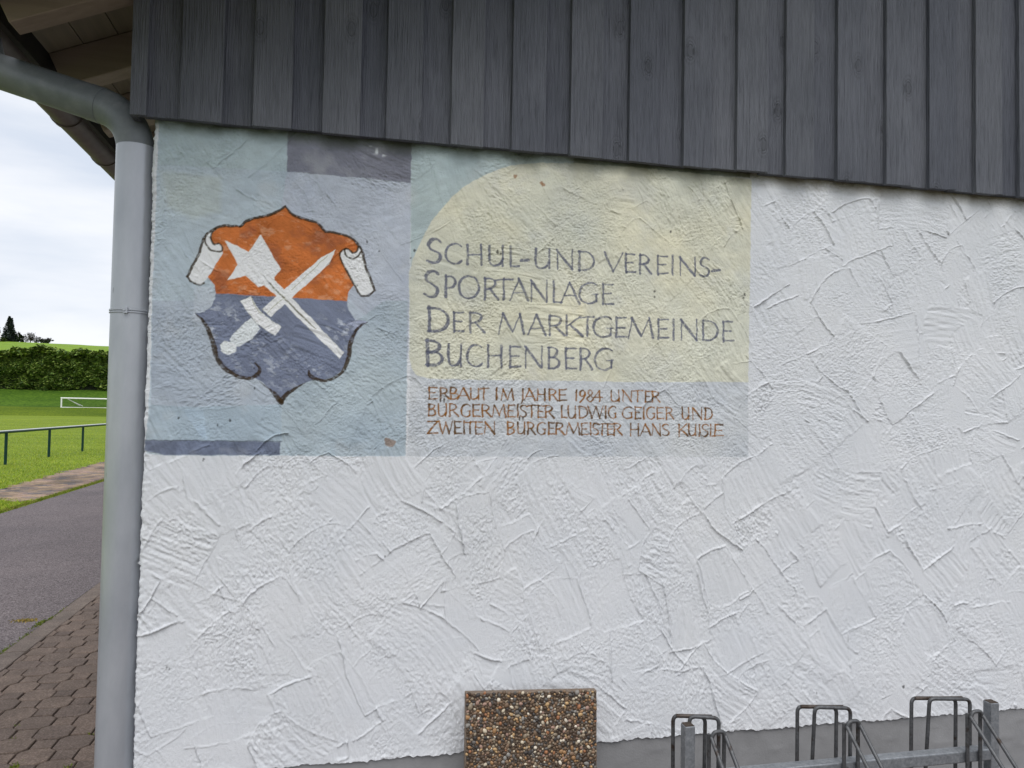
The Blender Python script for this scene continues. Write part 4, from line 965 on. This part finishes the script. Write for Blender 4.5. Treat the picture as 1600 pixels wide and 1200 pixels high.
# ================================================================== BICYCLE RACK
YK = -.4; xL = 1.724; xRp = 2.874; ZT_ = .558
rack = empty('bicycle_rack', ((xL+xRp)/2, YK, 0)); tag(rack, 'galvanised steel bicycle rack with rusty wheel holders in front of the white wall', 'bicycle rack')
pw2 = .0170
for xp in (xL+.004, xRp):
    mb = MB(); mb.box((xp-pw2, YK-.018, -.02), (xp+pw2, YK+.018, ZT_)); child('post', mb.mesh('post', bevel=.003, seg=3), 'galv', rack)
    mb = MB(); mb.box((xp-pw2+.002, YK-.016, ZT_-.001), (xp+pw2-.002, YK+.016, ZT_+.0015)); child('post_cap', mb.mesh('post_cap', bevel=.0006, seg=1), 'posttop', rack)
zr = .384
mb = MB(); mb.box((xL+.022, YK-.020, zr-.020), (xRp-.018, YK+.020, zr+.020)); child('rail', mb.mesh('rail', bevel=.005, seg=3), 'galv', rack)
rod = .0064
for k, xk in enumerate((1.675, 2.113, 2.553)):
    hld = empty('wheel_holder', (xk, YK, 0)-Vector(rack.location) if False else (xk-rack.location.x, 0, 0)); hld.parent = rack
    hx = xk
    def hch(name, P, m, rd=.02):
        mb = MB(); mb.tube(bend(P, rd, 5), rod, 12); o = link(name, mb.mesh(name, True), M[m], hld); o.location = (-hx, -YK, 0); return o
    zt_ = .550; xl0 = xk; xk = xk+(.045, .065, .078)[k]; lw = (.130, .160, .187)[k]
    b0 = YK+.045
    # two high hoops either side of the wheel, behind the rail
    hch('hoop', [(xk+.012, b0+.07, .05), (xk+.0, b0+.05, zt_), (xk+lw-.03, b0+.02, zt_), (xk+lw-.034, b0+.02, .05)], 'rod')
    hch('hoop', [(xk+.050, b0+.06, .05), (xk+.040, b0+.01, zt_+.010), (xk+lw+.006, b0-.005, zt_+.004), (xk+lw+.004, b0-.005, .05)], 'rod')
    hch('top_bar', [(xk+.006, b0+.038, zt_+.003), (xk+lw-.01, b0+.012, zt_+.003)], 'rodbar')
    # low narrow loop in front: two uprights and two rods sloping down towards the rider
    xk = xl0; xa_ = xk+(.112, .158, .197)[k]; yf_ = YK-.028; g = .025
    for s_ in (0, 1):
        xx_ = xa_+s_*.052
        hch('upright', [(xx_, yf_, .05), (xx_, yf_, .535+.004*s_)], 'rod')
    # sloping rod ends in a U
    hch('sloping_loop', [(xa_+.002, yf_-.012, .528), (xa_+.012, yf_-.26, .30), (xa_+.012, yf_-.30, .12), (xa_+.060, yf_-.30, .12), (xa_+.060, yf_-.26, .30), (xa_+.050, yf_-.012, .532)], 'rod', .03)
    hch('loop_bridge', [(xa_+.002, yf_-.012, .524), (xa_+.010, yf_-.012, .545), (xa_+.042, yf_-.012, .546), (xa_+.050, yf_-.012, .526)], 'rod', .014)

# ================================================================== RAILING by the pitch
rl = empty('pitch_railing', (-7.35, 20, 0)); tag(rl, 'low green railing with a pale top rail along the sports pitch', 'railing')
RH = .81
for yp in [18.233-2.83*k for k in range(5, 0, -1)]+[18.233+2.83*k for k in range(0, 12)]:
    mb = MB(); mb.tube([(-7.35, yp, -.02), (-7.35, yp, RH-.03)], .034, 12); o = child('post', mb.mesh('post', True), 'rail_g', rl)
mb = MB(); mb.tube([(-7.35, 4.0, RH-.016), (-7.35, 49.5, RH-.018)], .036, 14); child('top_rail', mb.mesh('top_rail', True), 'rail_g', rl)
mb = MB(); mb.tube([(-7.35, 4.0, RH-.004), (-7.35, 49.5, RH+.002)], .028, 14); child('pale_rail_top', mb.mesh('pale_rail_top', True), 'rail_t', rl)  # pale upper strip along the rail

# ================================================================== GOAL
Yg = Yt+.5; gx0 = at(96, 630, Yg)[0]; zg0 = zf(96, 637, Yg); zg1 = zf(96, 622, Yg); gw = 7.3
goal = empty('football_goal', (gx0, Yg, zg0)); tag(goal, 'white football goal with net at the foot of the hedge bank', 'football goal')
r_ = .085
for xg in (gx0, gx0+gw):
    mb = MB(); mb.tube([(xg, Yg, zg0), (xg, Yg, zg1)], r_, 10); child('goal_post', mb.mesh('goal_post', True), 'white', goal)
    mb = MB(); s_ = 1 if xg == gx0 else -1
    mb.tube([(xg+s_*.5, Yg+.1, zg1-.05), (xg+s_*1.5, Yg+1.4, zg0+.25)], 0.035, 6); mb.tube([(xg+s_*.5, Yg+.1, zg1-.05), (xg+s_*1.9, Yg+1.1, zg0+.2)], .035, 6)
    child('stay', mb.mesh('stay', True), 'white', goal)
mb = MB(); mb.tube([(gx0-r_, Yg, zg1), (gx0+gw+r_, Yg, zg1-.02)], r_, 10); child('crossbar', mb.mesh('crossbar', True), 'white', goal)
mb = MB(); mb.tube([(gx0-r_, Yg-.02, zg0+.02), (gx0+gw+r_, Yg-.02, zg0+.02)], .07, 10); child('ground_bar', mb.mesh('ground_bar', True), 'white', goal)
mb = MB()
for k in range(0, int(gw/.14)): mb.tube([(gx0+k*.14, Yg+.08, zg1), (gx0+k*.14, Yg+1.2, zg0+.2)], .004, 3, False)
for k in range(10): t_ = k/9; mb.tube([(gx0, Yg+.08+1.12*t_, zg1+(zg0+.2-zg1)*t_), (gx0+gw, Yg+.08+1.12*t_, zg1+(zg0+.2-zg1)*t_)], .004, 3, False)
child('net', mb.mesh('net'), 'net', goal)

# ================================================================== HEDGE AND TREES
def leafcloud(name, P, size, cols, parent, flat=.35, m='leaf', shape='quad'):
    """P (n,3) centres; each a small bent two-triangle spray"""
    n = len(P); a = rng.uniform(0, 2*math.pi, n); s = size*rng.uniform(.5, 1.35, n)
    ux = np.stack([np.cos(a), np.sin(a), rng.normal(0, flat, n)], -1); vx = np.stack([-np.sin(a)*.6, np.cos(a)*.6, rng.normal(0, flat, n)-.15], -1)
    V = np.empty((n, 4, 3)); V[:, 0] = P-ux*s[:, None]; V[:, 1] = P-vx*s[:, None]*.8; V[:, 2] = P+ux*s[:, None]; V[:, 3] = P+vx*s[:, None]*.8
    V[:, 0, 2] -= s*.15; V[:, 2, 2] -= s*.25
    c = np.array(cols)[rng.integers(0, len(cols), n)]*rng.uniform(.75, 1.25, (n, 1)); c = np.repeat(c[:, None], 4, 1)
    me = mesh_np(name, V.reshape(-1, 3), np.arange(n*4).reshape(-1, 4), c.reshape(-1, 3))
    o = link(name, me, M[m], parent)
    if parent: o.location = -Vector(parent.location)
    return o
HCOL = [(.11, .18, .04), (.16, .245, .05), (.21, .29, .06), (.07, .12, .03), (.26, .33, .075)]
xh0, xh1 = -95, 60
hb = lambda x_: gz(np.asarray(x_, float), np.asarray(Yh+1.0)) if False else np.full_like(np.asarray(x_, float), zh)
ztop = lambda x_: zf(85, 549, Yh+2.5)+1.3*fbm(np.asarray(x_)*.22, np.zeros_like(x_), 171, 4)
hed = empty('hedge', (-25, Yh+2, zh)); tag(hed, 'tall dense dark green hedge of leafy shrubs behind the football goal', 'hedge')
n = 60000
xh = np.where(rng.random(n) < .72, rng.uniform(-52, -16, n), rng.uniform(xh0, xh1, n))
tv = rng.random(n)**.8; zt_h = ztop(xh); zz_ = zh-.1+(zt_h-zh)*tv
lump = .75*fbm(xh*.35, zz_*.6, 173, 4)
# shelves of branches: modulate depth so tiers overhang
tier = .55*np.sin(zz_*2.3+2.2*vn(xh*.3, zz_*.1, 175)+vn(xh*1.1, zz_*0, 176)*2)
yy_ = Yh+1.8-lump-tier*.6-1.2*np.sin(np.pi*np.clip(tv, 0, 1)*.9)+np.abs(rng.normal(0, .35, n))
leafcloud('foliage', np.stack([xh, yy_, zz_], -1), .26, HCOL, hed, .3)
n = 22000; xh = np.where(rng.random(n) < .7, rng.uniform(-52, -16, n), rng.uniform(xh0, xh1, n)); z_t = ztop(xh)+.5*fbm(xh*1.3, xh*0, 177, 3)
leafcloud('foliage', np.stack([xh, Yh+rng.uniform(.3, 5, n), z_t-rng.random(n)*.8], -1), .24, HCOL+[(.18, .24, .03), (.16, .22, .03)], hed, .3)
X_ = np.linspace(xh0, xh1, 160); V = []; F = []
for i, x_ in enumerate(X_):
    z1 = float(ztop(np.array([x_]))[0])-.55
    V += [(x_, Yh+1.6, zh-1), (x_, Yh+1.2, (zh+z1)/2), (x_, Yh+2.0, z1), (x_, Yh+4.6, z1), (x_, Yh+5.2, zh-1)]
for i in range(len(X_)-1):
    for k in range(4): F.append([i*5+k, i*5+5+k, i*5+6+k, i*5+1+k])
mb = MB(); mb.add(V, F); child('shaded_core', mb.mesh('shaded_core'), 'inner', hed)  # solid core behind the leaves, the hedge's inner shade put into its colour

def tree(px0, py_base, py_top, halfw_px, Y, kind, name, label, cols, n, size, trunk=True):
    xc, zb_t = at(px0, py_base, Y); zt_t = at(px0, py_top, Y)[1]; mpp = (Y-CY)/1200/ .93
    hw = halfw_px*mpp; H_ = zt_t-zb_t
    root = empty(name, (xc, Y, zb_t-.4)); tag(root, label, 'tree' if kind != 'shrub' else 'shrub')
    mb = MB()
    if kind == 'conifer':
        mb.tube([(xc, Y, zb_t-.6), (xc, Y, zb_t+H_*.5), (xc, Y, zt_t-.1)], [.28, .16, .03], 8); child('trunk', mb.mesh('trunk', True), 'bark', root)
        tv = rng.random(n)**1.25; lay_ = (np.floor(tv*15)+rng.random(n)*.55)/15; a = rng.uniform(0, 2*math.pi, n)
        rad = hw*(1-lay_)**.95*(.82+.35*vn(a*1.9, lay_*15, 181))*np.sqrt(rng.uniform(.15, 1, n))
        P = np.stack([xc+rad*np.cos(a), Y+rad*np.sin(a), zb_t+.1+H_*lay_*1.0-rad*.18], -1)
    else:
        mb.tube([(xc, Y, zb_t-.6), (xc+.1, Y, zb_t+H_*.35)], [.22, .14], 8)
        for k in range(14):
            a = rng.uniform(0, 6.28); l_ = rng.uniform(.5, .95); e_ = rng.uniform(.45, 1)
            p0 = Vector((xc+.1, Y, zb_t+H_*.15)); p2 = Vector((xc+hw*l_*math.cos(a)*(1.15-e_*.6), Y+hw*l_*math.sin(a)*.6, zb_t+H_*e_)); pm_ = (p0+p2)/2+Vector((0, 0, H_*.1))
            mb.tube([p0, pm_, p2], [.10, .06, .02], 5)
        child('trunk', mb.mesh('trunk', True), 'bark', root)
        k_ = 26; cc = np.stack([rng.uniform(-1, 1, k_), rng.uniform(-.6, .6, k_), rng.uniform(.15, .92, k_)], -1)
        cc[:, 2] *= np.clip(1.08-.5*cc[:, 0]**2, .3, 1)
        ci = rng.integers(0, k_, n); g_ = rng.normal(0, 1, (n, 3)); g_ /= np.linalg.norm(g_, axis=1)[:, None]; g_ *= (rng.random(n)**.4)[:, None]
        P = np.stack([xc+cc[ci, 0]*hw*.8+g_[:, 0]*hw*.24, Y+cc[ci, 1]*hw*.6+g_[:, 1]*hw*.24, zb_t+cc[ci, 2]*H_*.88+g_[:, 2]*H_*.15], -1)
    leafcloud('crown', P, size, cols, root, .35)
Yk = Yc-6
tree(13.5, 535, 493.5, 13.5, Yk, 'conifer', 'spruce_tree', 'dark pointed spruce on the hill crest above the hedge', [(.035, .05, .045), (.05, .065, .052), (.024, .036, .036)], 7000, .30)
tree(17.5, 533, 496.5, 8, Yk+4, 'conifer', 'spruce_tree', 'narrower second tip of the dark spruce pair on the hill crest', [(.035, .05, .045), (.046, .06, .05)], 4000, .28)
tree(29, 535.5, 517.5, 6, Yk, 'round', 'broadleaf_tree', 'small round green tree directly right of the dark spruce', [(.04, .062, .035), (.055, .08, .04), (.028, .045, .028)], 1800, .26)
tree(47, 536, 518, 11, Yk, 'round', 'bare_tree', 'greyish thinly leaved tree in the middle of the crest group', [(.075, .072, .07), (.055, .055, .05), (.10, .092, .09)], 1000, .20)
tree(64, 537, 525, 8, Yk, 'round', 'bare_tree', 'low grey-green tree near the right end of the crest group', [(.075, .08, .068), (.05, .06, .045)], 900, .20)
tree(75, 537.5, 526.5, 7, Yk, 'round', 'bare_tree', 'rightmost low bushy tree on the hill crest', [(.06, .07, .055), (.045, .055, .04)], 1000, .20)
tree(2, 535, 526, 6, Yk-20, 'shrub', 'shrub', 'pale green bush at the left foot of the spruce', [(.09, .12, .035), (.07, .1, .03)], 900, .25)
tree(-6, 534, 506, 9, Yk+6, 'round', 'bare_tree', 'thin grey tree left of the dark spruce', [(.07, .075, .07), (.05, .055, .05)], 900, .22)
